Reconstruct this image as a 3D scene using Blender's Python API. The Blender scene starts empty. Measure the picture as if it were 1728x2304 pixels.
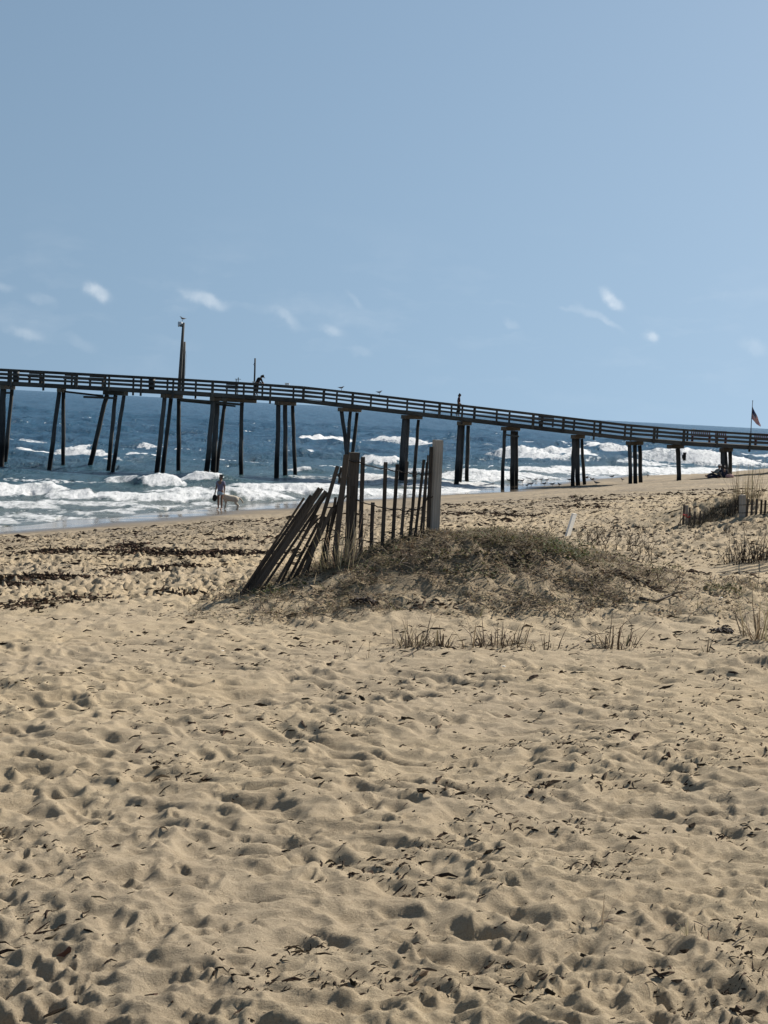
import bpy, math, random
import numpy as np
from mathutils import Vector, Matrix

random.seed(7)
RNG = np.random.default_rng(11)
scene = bpy.context.scene
COL = scene.collection
R = math.radians

# ------------------------------------------------------------------ camera
FPX = 3195.0                     # focal length in pixels of a 1728 x 2304 picture
CAM_Z = 5.5                      # eye height above the sea
PITCH = math.atan(233.5 / FPX)
ROLL = R(2.967)
_R0 = Vector((1, 0, 0)); _F = Vector((0, math.cos(PITCH), -math.sin(PITCH)))
_U0 = Vector((0, math.sin(PITCH), math.cos(PITCH)))
CR = math.cos(ROLL) * _R0 + math.sin(ROLL) * _U0
CU = -math.sin(ROLL) * _R0 + math.cos(ROLL) * _U0
EYE = Vector((0, 0, CAM_Z))
cam_data = bpy.data.cameras.new('camera')
cam = bpy.data.objects.new('camera', cam_data); COL.objects.link(cam)
cam_data.sensor_fit = 'VERTICAL'; cam_data.sensor_height = 36.0
cam_data.lens = 36.0 * FPX / 2304.0
cam_data.clip_start = 0.1; cam_data.clip_end = 20000
m = Matrix.Identity(4)
for i in range(3):
    m[i][0] = CR[i]; m[i][1] = CU[i]; m[i][2] = -_F[i]; m[i][3] = EYE[i]
cam.matrix_world = m
scene.camera = cam

def ray(u, v):
    return (u - 864) / FPX * CR - (v - 1152) / FPX * CU + _F
def at(u, v, Y):                 # the point of the world seen at (u, v) at distance Y
    d = ray(u, v); return EYE + d * (Y / d.y)
def at_z(u, v, z=0.0):
    d = ray(u, v); return EYE + d * ((z - CAM_Z) / d.z)

# ------------------------------------------------------------------ sky, sun, exposure
SUN_AZ = R(49); SUN_EL = R(41)
world = bpy.data.worlds.new('World'); scene.world = world; world.use_nodes = True
wt = world.node_tree; wt.nodes.clear()
def wn(t, **k):
    n = wt.nodes.new(t)
    for a, b in k.items(): setattr(n, a, b)
    return n
out = wn('ShaderNodeOutputWorld'); bg = wn('ShaderNodeBackground')
sky = wn('ShaderNodeTexSky', sky_type='NISHITA', sun_disc=False)
sky.sun_elevation = SUN_EL; sky.sun_rotation = SUN_AZ
sky.altitude = 0; sky.air_density = 1.0; sky.dust_density = 0.35; sky.ozone_density = 2.2
bg.inputs['Strength'].default_value = 0.091
def vm(op, a, b=None):
    n = wn('ShaderNodeVectorMath', operation=op)
    for i, x in enumerate((a, b)):
        if x is None: continue
        if hasattr(x, 'is_output'): wt.links.new(x, n.inputs[i])
        else: n.inputs[i].default_value = x
    return n.outputs['Value'] if op == 'DOT_PRODUCT' else n.outputs['Vector']
def fm(op, a, b=None, c=None, clamp=False):
    n = wn('ShaderNodeMath', operation=op, use_clamp=clamp)
    for i, x in enumerate((a, b, c)):
        if x is None: continue
        if hasattr(x, 'is_output'): wt.links.new(x, n.inputs[i])
        else: n.inputs[i].default_value = x
    return n.outputs[0]
tc = wn('ShaderNodeTexCoord')
# clear, dry air: the pale band at the horizon is thin, so the whole sky is read a little higher up
lift = vm('NORMALIZE', vm('ADD', vm('MULTIPLY', tc.outputs['Generated'], (1, 1, .46)), (0, 0, .33)))
wt.links.new(lift, sky.inputs['Vector'])
nz = wn('ShaderNodeTexNoise'); nz.inputs['Scale'].default_value = 70; nz.inputs['Detail'].default_value = 5
wt.links.new(tc.outputs['Generated'], nz.inputs['Vector'])
wrp = vm('MULTIPLY', vm('SUBTRACT', nz.outputs['Color'], (.5, .5, .5)), (.011, .011, .011))
dirv = vm('ADD', tc.outputs['Generated'], wrp)
CLOUDS = [(220, 658, 34, 15, .62, 36), (95, 675, 36, 11, .16, 12), (463, 672, 54, 13, .5, 19), (640, 711, 46, 11, .24, 32),
          (745, 741, 32, 10, .32, 22), (57, 752, 46, 12, .26, 14), (1377, 675, 34, 10, .7, 40), (1465, 755, 20, 11, .62, 30),
          (1353, 716, 60, 8, .22, 32), (1697, 778, 34, 14, .2, 20), (800, 677, 26, 8, .14, 40), (1153, 730, 22, 7, .12, 30),
          (6, 643, 30, 9, .16, 20), (812, 789, 30, 9, .14, 20), (180, 770, 46, 11, .1, 20), (1290, 694, 30, 7, .14, 5)]
total = None
for (u, v, ru, rv, amp, ang) in CLOUDS:
    c0 = ray(u, v).normalized()
    a = R(ang)
    t = (math.cos(a) * CR - math.sin(a) * CU); n_ = (math.sin(a) * CR + math.cos(a) * CU)
    t = (t - c0 * t.dot(c0)).normalized(); n_ = (n_ - c0 * n_.dot(c0)).normalized()
    off = vm('SUBTRACT', dirv, tuple(c0))
    x = vm('DOT_PRODUCT', off, tuple(t * (FPX / (ru * .72)))); y = vm('DOT_PRODUCT', off, tuple(n_ * (FPX / (rv * .9))))
    r2 = fm('ADD', fm('MULTIPLY', x, x), fm('MULTIPLY', y, y))
    g = fm('MULTIPLY', fm('EXPONENT', fm('MULTIPLY', fm('POWER', r2, 1.6), -.7)), amp * .66)
    total = g if total is None else fm('ADD', total, g)
# faint wisps in a low band right round the horizon
mp = wn('ShaderNodeMapping'); mp.inputs['Scale'].default_value = (9, 9, 34)
wt.links.new(dirv, mp.inputs['Vector'])
n2 = wn('ShaderNodeTexNoise'); n2.inputs['Scale'].default_value = 1.6; n2.inputs['Detail'].default_value = 6
wt.links.new(mp.outputs['Vector'], n2.inputs['Vector'])
sep = wn('ShaderNodeSeparateXYZ'); wt.links.new(tc.outputs['Generated'], sep.inputs[0])
band = fm('EXPONENT', fm('MULTIPLY', fm('POWER', fm('DIVIDE', fm('SUBTRACT', sep.outputs['Z'], .06), .045), 2.0), -1.0))
wisp = fm('MULTIPLY', fm('MULTIPLY', fm('SUBTRACT', n2.outputs['Fac'], .52, clamp=True), .38), band)
cm = fm('MULTIPLY', fm('ADD', total, wisp, clamp=True), fm('ADD', fm('MULTIPLY', nz.outputs['Fac'], 2.0), -.10), clamp=True)
tint = wn('ShaderNodeMix', data_type='RGBA', blend_type='MULTIPLY'); tint.inputs['Factor'].default_value = 1
tint.inputs['B'].default_value = (1.04, .965, .80, 1)
wt.links.new(sky.outputs[0], tint.inputs['A'])
mixc = wn('ShaderNodeMix', data_type='RGBA')
wt.links.new(cm, mixc.inputs['Factor']); wt.links.new(tint.outputs['Result'], mixc.inputs['A'])
mixc.inputs['B'].default_value = (7.4, 7.7, 7.9, 1)
wt.links.new(mixc.outputs['Result'], bg.inputs['Color']); wt.links.new(bg.outputs[0], out.inputs[0])

sd = bpy.data.lights.new('sun', 'SUN'); sd.energy = 4.8; sd.angle = R(.53); sd.color = (1.0, .94, .84)
sun = bpy.data.objects.new('sun', sd); COL.objects.link(sun)
S = Vector((math.sin(SUN_AZ) * math.cos(SUN_EL), math.cos(SUN_AZ) * math.cos(SUN_EL), math.sin(SUN_EL)))
sun.rotation_euler = S.to_track_quat('Z', 'Y').to_euler()
sun.location = (60, 60, 80)
scene.view_settings.view_transform = 'Standard'; scene.view_settings.look = 'None'
scene.view_settings.gamma = 1; scene.view_settings.use_curve_mapping = False
scene.view_settings.exposure = 0.60

# ------------------------------------------------------------------ helpers
def tag(o, label=None, cat=None, group=None, kind=None):
    if label: o['label'] = label
    if cat: o['category'] = cat
    if group: o['group'] = group
    if kind: o['kind'] = kind
    return o
def empty(name, loc, rz=0.0):
    o = bpy.data.objects.new(name, None); COL.objects.link(o)
    o.location = loc; o.rotation_euler = (0, 0, rz); o.empty_display_size = .1
    return o
def base_of(p):
    b = Vector((0, 0, 0))
    while p is not None: b = b + Vector(p.location); p = p.parent
    return b
def link_mesh(name, me, mat, parent=None):
    o = bpy.data.objects.new(name, me); COL.objects.link(o)
    if mat is not None and not me.materials: me.materials.append(mat)
    if parent is not None: o.parent = parent
    return o

class MB:
    def __init__(s): s.v = []; s.f = []; s.c = []; s.smooth = True; s.nc = None
    def _add(s, vs, fs, col=None):
        b = len(s.v); s.v.extend([tuple(x) for x in vs]); s.f.extend([tuple(b + i for i in f) for f in fs])
        s.c.extend([col or (1, 1, 1)] * len(vs))
    def box(s, c, size, rot=None, col=None):
        c = Vector(c); hx, hy, hz = [q / 2 for q in size]
        vs = [Vector((x, y, z)) for x in (-hx, hx) for y in (-hy, hy) for z in (-hz, hz)]
        if rot is not None: vs = [rot @ q for q in vs]
        s._add([c + q for q in vs], [(0, 1, 3, 2), (4, 6, 7, 5), (0, 4, 5, 1), (2, 3, 7, 6), (0, 2, 6, 4), (1, 5, 7, 3)], col)
    def beam(s, p0, p1, w, h, up=(0, 0, 1), w1=None, h1=None, col=None):   # w across, h along up
        p0 = Vector(p0); p1 = Vector(p1); d = (p1 - p0).normalized(); up = Vector(up)
        side = d.cross(up).normalized(); up = side.cross(d).normalized()
        vs = []
        for p, ww, hh in ((p0, w, h), (p1, w1 or w, h1 or h)):
            for a, b in ((-1, -1), (1, -1), (1, 1), (-1, 1)): vs.append(p + side * (a * ww / 2) + up * (b * hh / 2))
        s._add(vs, [(0, 1, 2, 3), (7, 6, 5, 4), (0, 4, 5, 1), (1, 5, 6, 2), (2, 6, 7, 3), (3, 7, 4, 0)], col)
    def tube(s, pts, rad, n=8, cap=True, col=None):
        pts = [Vector(p) for p in pts]; rings = []
        if not hasattr(rad, '__len__'): rad = [rad] * len(pts)
        vs = []; fs = []
        ref = Vector((0.31, .87, .2))
        for i, p in enumerate(pts):
            d = (pts[min(i + 1, len(pts) - 1)] - pts[max(i - 1, 0)]).normalized()
            r_ = ref if abs(d.dot(ref.normalized())) < .95 else Vector((1, 0, 0))
            a = d.cross(r_).normalized(); b = d.cross(a)
            for k in range(n):
                t = 2 * math.pi * k / n; vs.append(p + (a * math.cos(t) + b * math.sin(t)) * rad[i])
        for i in range(len(pts) - 1):
            for k in range(n):
                k2 = (k + 1) % n; fs.append((i * n + k, i * n + k2, (i + 1) * n + k2, (i + 1) * n + k))
        if cap: fs.append(tuple(range(n - 1, -1, -1))); fs.append(tuple(range((len(pts) - 1) * n, len(pts) * n)))
        s._add(vs, fs, col)
    def blade(s, p, d0, L, w, droop, side, seg=4, col=None, kink=None):
        vs = []; fs = []; p = Vector(p); d = Vector(d0).normalized()
        for i in range(seg + 1):
            t = i / seg; ww = w * (1 - .85 * t ** 1.5) / 2
            vs += [p - side * ww, p + side * ww]
            d = (d + Vector((0, 0, -droop / seg)) * (1 + t)).normalized()
            if kink and i == kink[0]: d = (d + kink[1]).normalized()
            p = p + d * (L / seg)
        for i in range(seg): fs.append((2 * i, 2 * i + 1, 2 * i + 3, 2 * i + 2))
        s._add(vs, fs, col)
    def sphere(s, c, r, nu=8, nv=6, rot=None, col=None):
        if not hasattr(r, '__len__'): r = (r, r, r)
        vs = []; fs = []
        for j in range(nv + 1):
            th = math.pi * j / nv
            for i in range(nu):
                ph = 2 * math.pi * i / nu
                q = Vector((r[0] * math.sin(th) * math.cos(ph), r[1] * math.sin(th) * math.sin(ph), r[2] * math.cos(th)))
                if rot is not None: q = rot @ q
                vs.append(Vector(c) + q)
        for j in range(nv):
            for i in range(nu):
                i2 = (i + 1) % nu; fs.append((j * nu + i, (j + 1) * nu + i, (j + 1) * nu + i2, j * nu + i2))
        s._add(vs, fs, col)
    def build(s, name, mat, parent=None, smooth=False, colors=False, base=None):
        b = base if base is not None else base_of(parent)
        me = bpy.data.meshes.new(name)
        me.from_pydata([(x[0] - b.x, x[1] - b.y, x[2] - b.z) for x in s.v], [], s.f); 
        if colors:
            at_ = me.attributes.new('tone', 'FLOAT_COLOR', 'POINT')
            arr = np.ones((len(s.v), 4), np.float32); arr[:, :3] = np.array(s.c, np.float32)
            at_.data.foreach_set('color', arr.ravel())
        if smooth: me.polygons.foreach_set('use_smooth', [True] * len(me.polygons))
        me.validate(); me.update()
        return link_mesh(name, me, mat, parent)

def skin(name, mat, parent, verts, edges, sub=2, root=0):
    me = bpy.data.meshes.new(name); me.from_pydata([v[:3] for v in verts], edges, []); me.update()
    o = link_mesh(name, me, mat, parent)
    md = o.modifiers.new('Skin', 'SKIN'); md.use_smooth_shade = True
    sv = me.skin_vertices[0].data
    for i, v in enumerate(verts):
        r = v[3]; sv[i].radius = (r, r) if not hasattr(r, '__len__') else r
        sv[i].use_root = (i == root)
    s = o.modifiers.new('Subsurf', 'SUBSURF'); s.levels = sub; s.render_levels = sub
    return o

# numpy gradient noise
def _hash(ix, iy, seed):
    h = (ix.astype(np.int64) * 374761393 + iy.astype(np.int64) * 668265263 + seed * 974711) & 0xffffffff
    h = ((h ^ (h >> 13)) * 1274126177) & 0xffffffff
    return (h ^ (h >> 16)) & 0xffffffff
def pnoise(x, y, seed=0):
    x0 = np.floor(x); y0 = np.floor(y); fx = x - x0; fy = y - y0
    ux = fx * fx * fx * (fx * (fx * 6 - 15) + 10); uy = fy * fy * fy * (fy * (fy * 6 - 15) + 10)
    def g(ix, iy, dx, dy):
        a = _hash(ix, iy, seed).astype(np.float64) * (2 * np.pi / 4294967296.0)
        return np.cos(a) * dx + np.sin(a) * dy
    n00 = g(x0, y0, fx, fy); n10 = g(x0 + 1, y0, fx - 1, fy); n01 = g(x0, y0 + 1, fx, fy - 1); n11 = g(x0 + 1, y0 + 1, fx - 1, fy - 1)
    return ((n00 * (1 - ux) + n10 * ux) * (1 - uy) + (n01 * (1 - ux) + n11 * ux) * uy) * 1.5
def fbm(x, y, seed=0, oct=4, gain=.5):
    r = 0; a = 1; f = 1
    for i in range(oct): r = r + a * pnoise(x * f, y * f, seed + i * 17); a *= gain; f *= 2.03
    return r
def sstep(a, b, x):
    t = np.clip((x - a) / (b - a), 0, 1); return t * t * (3 - 2 * t)

# ------------------------------------------------------------------ materials
def material(name):
    mt = bpy.data.materials.new(name); mt.use_nodes = True
    nt = mt.node_tree; b = nt.nodes['Principled BSDF']
    return mt, nt, b
def wood(name, c1, c2, scale=3.0, stretch=(1, 1, .08), rough=.85, bump=.4, wet_below=None, rnd=.35):
    mt, nt, b = material(name); L = nt.links.new; N = nt.nodes.new
    tc = N('ShaderNodeTexCoord'); mp = N('ShaderNodeMapping'); mp.inputs['Scale'].default_value = stretch
    L(tc.outputs['Object'], mp.inputs['Vector'])
    n = N('ShaderNodeTexNoise'); n.inputs['Scale'].default_value = scale * 14; n.inputs['Detail'].default_value = 7
    L(mp.outputs[0], n.inputs['Vector'])
    n2 = N('ShaderNodeTexNoise'); n2.inputs['Scale'].default_value = scale * .8; n2.inputs['Detail'].default_value = 3
    L(tc.outputs['Object'], n2.inputs['Vector'])
    ad = N('ShaderNodeMath'); ad.operation = 'MULTIPLY_ADD'; L(n2.outputs['Fac'], ad.inputs[0]); ad.inputs[1].default_value = .6; 
    L(n.outputs['Fac'], ad.inputs[2])
    oi = N('ShaderNodeObjectInfo'); a3 = N('ShaderNodeMath'); a3.operation = 'MULTIPLY_ADD'
    L(oi.outputs['Random'], a3.inputs[0]); a3.inputs[1].default_value = rnd; L(ad.outputs[0], a3.inputs[2])
    mr = N('ShaderNodeMapRange'); mr.inputs['From Min'].default_value = .6; mr.inputs['From Max'].default_value = 1.25
    L(a3.outputs[0], mr.inputs['Value'])
    mx = N('ShaderNodeMix'); mx.data_type = 'RGBA'; mx.inputs['A'].default_value = (*c1, 1); mx.inputs['B'].default_value = (*c2, 1)
    L(mr.outputs[0], mx.inputs['Factor']); colr = mx.outputs['Result']
    if wet_below is not None:
        g = N('ShaderNodeNewGeometry'); sp = N('ShaderNodeSeparateXYZ'); L(g.outputs['Position'], sp.inputs[0])
        ws = N('ShaderNodeMath'); ws.operation = 'MULTIPLY_ADD'; L(n2.outputs['Fac'], ws.inputs[0]); ws.inputs[1].default_value = 1.6; L(sp.outputs['Z'], ws.inputs[2])
        m2 = N('ShaderNodeMapRange'); m2.inputs['From Min'].default_value = wet_below + .2; m2.inputs['From Max'].default_value = wet_below + 1.2
        L(ws.outputs[0], m2.inputs['Value'])
        mz = N('ShaderNodeMix'); mz.data_type = 'RGBA'; mz.inputs['A'].default_value = (.008, .008, .008, 1)
        L(m2.outputs[0], mz.inputs['Factor']); L(colr, mz.inputs['B']); colr = mz.outputs['Result']
    L(colr, b.inputs['Base Color']); b.inputs['Roughness'].default_value = rough
    b.inputs['Specular IOR Level'].default_value = .25
    bp = N('ShaderNodeBump'); bp.inputs['Strength'].default_value = bump; bp.inputs['Distance'].default_value = .01
    L(n.outputs['Fac'], bp.inputs['Height']); L(bp.outputs[0], b.inputs['Normal'])
    return mt
def plain(name, c, rough=.8, var=.25, scale=12, spec=.3, bump=0.0):
    mt, nt, b = material(name); L = nt.links.new; N = nt.nodes.new
    tc = N('ShaderNodeTexCoord'); n = N('ShaderNodeTexNoise'); n.inputs['Scale'].default_value = scale; n.inputs['Detail'].default_value = 4
    L(tc.outputs['Object'], n.inputs['Vector'])
    mx = N('ShaderNodeMix'); mx.data_type = 'RGBA'
    mx.inputs['A'].default_value = (*[q * (1 - var) for q in c], 1); mx.inputs['B'].default_value = (*[min(1, q * (1 + var)) for q in c], 1)
    L(n.outputs['Fac'], mx.inputs['Factor']); L(mx.outputs['Result'], b.inputs['Base Color'])
    b.inputs['Roughness'].default_value = rough; b.inputs['Specular IOR Level'].default_value = spec
    if bump:
        bp = N('ShaderNodeBump'); bp.inputs['Strength'].default_value = bump; bp.inputs['Distance'].default_value = .02
        L(n.outputs['Fac'], bp.inputs['Height']); L(bp.outputs[0], b.inputs['Normal'])
    return mt
def toned(name, rough=.75, spec=.2, trans=0.0):
    mt, nt, b = material(name); L = nt.links.new; N = nt.nodes.new
    a = N('ShaderNodeAttribute'); a.attribute_name = 'tone'
    L(a.outputs['Color'], b.inputs['Base Color']); b.inputs['Roughness'].default_value = rough
    b.inputs['Specular IOR Level'].default_value = spec
    if trans:
        tr = N('ShaderNodeBsdfTranslucent'); L(a.outputs['Color'], tr.inputs['Color'])
        ms = N('ShaderNodeMixShader'); ms.inputs[0].default_value = trans
        L(b.outputs[0], ms.inputs[1]); L(tr.outputs[0], ms.inputs[2]); L(ms.outputs[0], nt.nodes['Material Output'].inputs[0])
    return mt

M = {}
M['pier'] = wood('pier_wood', (.026, .026, .026), (.10, .094, .082), 1.2, (.12, 1, 1))
M['pile'] = wood('pile_wood', (.024, .026, .028), (.105, .103, .098), 1.5, (1, 1, .06), wet_below=1.6)
M['cap'] = wood('cap_wood', (.06, .05, .04), (.15, .12, .085), 1.2, (.3, .3, 1))
M['slat'] = wood('slat_wood', (.012, .010, .009), (.088, .073, .060), 6, (1, 1, .05), bump=.8, rnd=.7)
M['oldpost'] = wood('old_post_wood', (.024, .02, .017), (.105, .088, .072), 5, (1, 1, .05), bump=.7)
M['greypost'] = wood('grey_post_wood', (.25, .225, .195), (.47, .43, .375), 4, (1, 1, .04), bump=.5)
M['wire'] = plain('rusty_wire', (.035, .028, .024), .7)
M['white'] = plain('white_paint', (.78, .78, .76), .5, .08)
M['lampmetal'] = plain('lamp_metal', (.55, .58, .60), .35, .1)
M['veg'] = toned('dune_plants', trans=.25)
M['debris'] = toned('beach_debris', .9, .08)
M['skin_tan'] = plain('tan_skin', (.22, .125, .085), .55, .1)
M['hair'] = plain('dark_hair', (.014, .010, .008), .5)
M['brownhair'] = plain('brown_hair', (.035, .02, .014), .5)
M['lavender'] = plain('lavender_cotton', (.17, .16, .23), .9, .15)
M['denim'] = plain('pale_denim', (.38, .47, .55), .9, .2)
M['navy'] = plain('navy_cloth', (.012, .016, .035), .9)
M['black'] = plain('black_cloth', (.012, .012, .013), .9)
M['burgundy'] = plain('burgundy_cloth', (.06, .025, .035), .9)
M['greygreen'] = plain('grey_green_cloth', (.11, .13, .13), .9)
M['pinkbag'] = plain('pink_canvas', (.36, .22, .22), .9)
M['dogfur'] = plain('cream_fur', (.44, .385, .31), .9, .15, 20, .2, .4)
M['dark'] = plain('dark_detail', (.01, .01, .01), .4)
M['gull'] = plain('gull_feathers', (.16, .16, .17), .8, .5, 5)
M['gullwhite'] = plain('white_feathers', (.7, .7, .7), .8, .1)
M['beak'] = plain('gull_beak', (.12, .08, .03), .6)
M['redwood'] = wood('red_painted_wood', (.12, .022, .02), (.22, .05, .045), 2, (.2, 1, 1))
M['bench'] = wood('bench_wood', (.04, .035, .03), (.09, .075, .06), 2, (.2, 1, 1))
M['bin'] = plain('bin_paint', (.02, .022, .025), .6)
M['tape'] = plain('red_tape', (.42, .05, .04), .5)
M['stick'] = wood('driftwood', (.05, .04, .032), (.14, .11, .085), 5, (1, 1, 1))
M['leafdark'] = plain('rust_leaf', (.09, .035, .02), .6)
M['shell'] = plain('shell', (.72, .68, .6), .5, .1)

# ------------------------------------------------------------------ lie of the land
_SY = np.array([-40, 20, 45, 57, 68, 79, 89, 96, 116, 136, 149, 163, 200, 400, 1000, 9000.])
_SX = np.array([-70.4, -36.1, -21.9, -15.2, -10.6, -6.2, -.6, 3.8, 10.6, 19, 29.5, 43, 78, 240, 790, 8200.])
def shore_s(X, Y): return (X - np.interp(Y, _SY, _SX)) * .868
_PS = np.array([-400, -60, -10, 0, 4, 10, 14, 17, 21, 26, 31, 41, 60, 200.])
_PZ = np.array([-9, -3, -.75, 0, .27, .80, 1.42, 1.95, 2.45, 2.92, 3.28, 3.85, 4.15, 5.0])
_MX = np.array([-2.6, -1.9, -1.4, -.77, -.25, .2, .55, 1.25, 1.7, 2.1, 3.0, 4.0, 5.5])
_MZ = np.array([0, .0, .07, .26, .48, .60, .67, .71, .67, .55, .27, .13, 0])
def mound(X, Y):
    A = np.interp(X, _MX, _MZ); yc = 15.15 + .02 * X; d = Y - yc
    return A * np.where(d < 0, np.exp(-.5 * (d / 1.0) ** 2), np.exp(-.5 * (d / 1.5) ** 2))
def land(X, Y):
    s = shore_s(X, Y)
    z = (np.interp(s - .9, _PS, _PZ) + np.interp(s, _PS, _PZ) + np.interp(s + .9, _PS, _PZ)) / 3
    z = z + mound(X, Y)
    z = z + .85 * np.exp(-.5 * (((X - 9.6) / 2.6) ** 2 + ((Y - 29) / 4.6) ** 2))
    z = z + .16 * np.exp(-.5 * (((X - 5.8) / 1.8) ** 2 + ((Y - 21) / 3.0) ** 2))
    z = z + .42 * np.exp(-.5 * (((X - 6.3) / 1.15) ** 2 + ((Y - 26.2) / .9) ** 2))
    return z

# --- the sand sheet: rows by distance, columns by bearing, fine where one can look closely
def rows_of():
    ys = [0.6]
    while ys[-1] < 3.1: ys.append(ys[-1] * 1.03)
    while ys[-1] < 16: ys.append(ys[-1] * 1.0034)
    while ys[-1] < 62: ys.append(ys[-1] * 1.0029)
    while ys[-1] < 75: ys.append(ys[-1] * 1.0042)
    while ys[-1] < 210: ys.append(ys[-1] * 1.008)
    return np.array(ys)
GY = rows_of()
_core = np.linspace(-.325, .345, 570)
_side = .345 + np.cumsum(np.geomspace(.0018, .48, 42))
_sidl = -.325 - np.cumsum(np.geomspace(.0018, .48, 42))
GT = np.concatenate([_sidl[::-1], _core, _side])
TT, YY = np.meshgrid(GT, GY); XX = TT * YY
Z = land(XX, YY)
SS = shore_s(XX, YY)
MM = mound(XX, YY)
def fade(wl):                     # drop detail the grid is too coarse for
    return sstep(1.6, 3.2, wl / (YY * .0036))
wx = XX + .15 * pnoise(XX * .9, YY * .9, 3) + .05 * pnoise(XX * 3.1, YY * 3.1, 4)
wy = YY + .15 * pnoise(XX * .9, YY * .9, 5) + .05 * pnoise(XX * 3.1, YY * 3.1, 6)
dry = sstep(3.0, 9.0, SS + 1.5 * pnoise(XX * .3, YY * .3, 8))
def ridged(x, y, seed): return 1 - np.abs(pnoise(x, y, seed)) * 1.9
ca, sa = math.cos(R(-26)), math.sin(R(-26))
px_, py_ = ca * wx + sa * wy, -sa * wx + ca * wy
near = 1 - sstep(10, 17, YY)
amp = .55 + .55 * sstep(-.35, .5, pnoise(XX * .55, YY * .40, 21))
left = 1 - sstep(.02, .16, TT + .05 * pnoise(XX * .5, YY * .4, 22))       # the left side is softer and more dune-like
H = .050 * pnoise(wx * .8, wy * .9, 1)
def crest(x, y, seed, k=1.7):     # wind-made ridges: rounded troughs, sharp tops, steep towards -y
    r = 1 - np.abs(pnoise(x, y, seed)) * k
    return np.sign(r) * np.abs(r) ** 1.4
def hump(x, y, seed):             # rounded hollows between sharp-topped little ridges
    n = pnoise(x, y, seed); m_ = pnoise(x * .93 + 7.3, y * .93 + 1.7, seed + 500)
    return 1 - 1.9 * np.sqrt(n * n + .004) + .5 * m_
am2 = .80 + .35 * sstep(-.4, .5, pnoise(XX * .7, YY * .5, 26))
H += near * (.35 + .85 * amp) * .026 * hump(px_ * 2.2, py_ * 3.8, 31)
H += near * am2 * .0295 * hump(px_ * 4.9, py_ * 8.4, 32) * fade(.11)
cb, sb = math.cos(R(20)), math.sin(R(20))
H += near * am2 * .0172 * hump((cb * wx + sb * wy) * 10.0, (-sb * wx + cb * wy) * 16.0, 35) * fade(.055)
H += near * am2 * .0075 * hump(wx * 21, wy * 31, 36) * fade(.036)
rough = sstep(-.15, .35, pnoise(XX * 1.1, YY * .8, 24) + .45 * (1 - left) - .12)
H += near * rough * .012 * pnoise(wx * 13, wy * 17, 33) * fade(.06)
H += near * (.15 + rough) * .006 * np.abs(pnoise(XX * 27, YY * 30, 34)) * fade(.036)
farm = (1 - near)
H += farm * .028 * crest(wx * 1.3, wy * 1.2, 41) * (.6 + .6 * pnoise(XX * .25, YY * .25, 43))
H += farm * .030 * crest(wx * 4.2, wy * 3.2, 42)
H += farm * .044 * pnoise(wx * 7, wy * 5.5, 45) * fade(.16)
H += farm * .036 * pnoise(wx * 13, wy * 8, 46) * fade(.09)
H += (MM > .02) * (.035 * pnoise(wx * 2.6, wy * 3, 51) + .04 * pnoise(wx * 7, wy * 8, 52) * fade(.12) + .025 * pnoise(wx * 16, wy * 18, 53) * fade(.06))
pathm = np.exp(-.5 * (((XX - 4.4) / 1.2) ** 2 + ((YY - 17.5) / 1.25) ** 2))
H *= (1 - .8 * pathm) * (.82 + .18 * sstep(4.2, 7.5, YY))
Z = Z + H * dry + (1 - dry) * .012 * pnoise(XX * .5, YY * .5, 61) * np.clip((SS + 4) / 6, 0, 1)

def stamp(cx, cy, L, W, ang, depth, rim):
    r = 2.1 * max(L, W)
    i0, i1 = np.searchsorted(GY, (cy - r, cy + r))
    j0, j1 = np.searchsorted(GT, ((cx - r) / cy, (cx + r) / cy))
    if i1 - i0 < 2 or j1 - j0 < 2: return
    x = XX[i0:i1, j0:j1] - cx; y = YY[i0:i1, j0:j1] - cy
    c, s = math.cos(ang), math.sin(ang)
    a = (c * x + s * y) / L; b = (-s * x + c * y) / W
    q = a * a + b * b
    Z[i0:i1, j0:j1] += -depth * np.exp(-q * q * 1.1) + rim * np.exp(-((np.sqrt(q) - 1.35) / .33) ** 2) * (1 + .8 * a)
n_print = 0
while n_print < 260:              # old, wind-worn footprints close by
    y = random.uniform(3.2 ** .5, 17 ** .5) ** 2; x = random.uniform(-.36, .38) * y
    if mound(np.array(x), np.array(y)) > .12: continue
    big = random.random()
    stamp(x, y, random.uniform(.09, .15), random.uniform(.05, .08), random.uniform(0, math.pi), random.uniform(.007, .020) * (.4 + big), random.uniform(.003, .008))
    n_print += 1
n_print = 0
while n_print < 1600:             # scuffs and small pits
    y = random.uniform(3.2 ** .5, 15 ** .5) ** 2; x = random.uniform(-.36, .38) * y
    stamp(x, y, random.uniform(.02, .06), random.uniform(.015, .04), random.uniform(0, math.pi), random.uniform(.004, .014), random.uniform(.001, .005))
    n_print += 1
n_print = 0
while n_print < 13000:            # churned sand of the open beach
    y = random.uniform(15 ** .5, 74 ** .5) ** 2; x = random.uniform(-.33, .36) * y
    s = float(shore_s(x, y))
    if s < 5.5 or mound(np.array(x), np.array(y)) > .15: continue
    if random.random() < 1.6 * math.exp(-.5 * (((x - 4.4) / 1.2) ** 2 + ((y - 17.5) / 1.25) ** 2)): continue
    k = .9 + .35 * (y > 35)
    stamp(x, y, random.uniform(.06, .12) * k, random.uniform(.045, .075) * k, random.uniform(0, math.pi), random.uniform(.035, .08), random.uniform(.008, .020))
    n_print += 1

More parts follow.
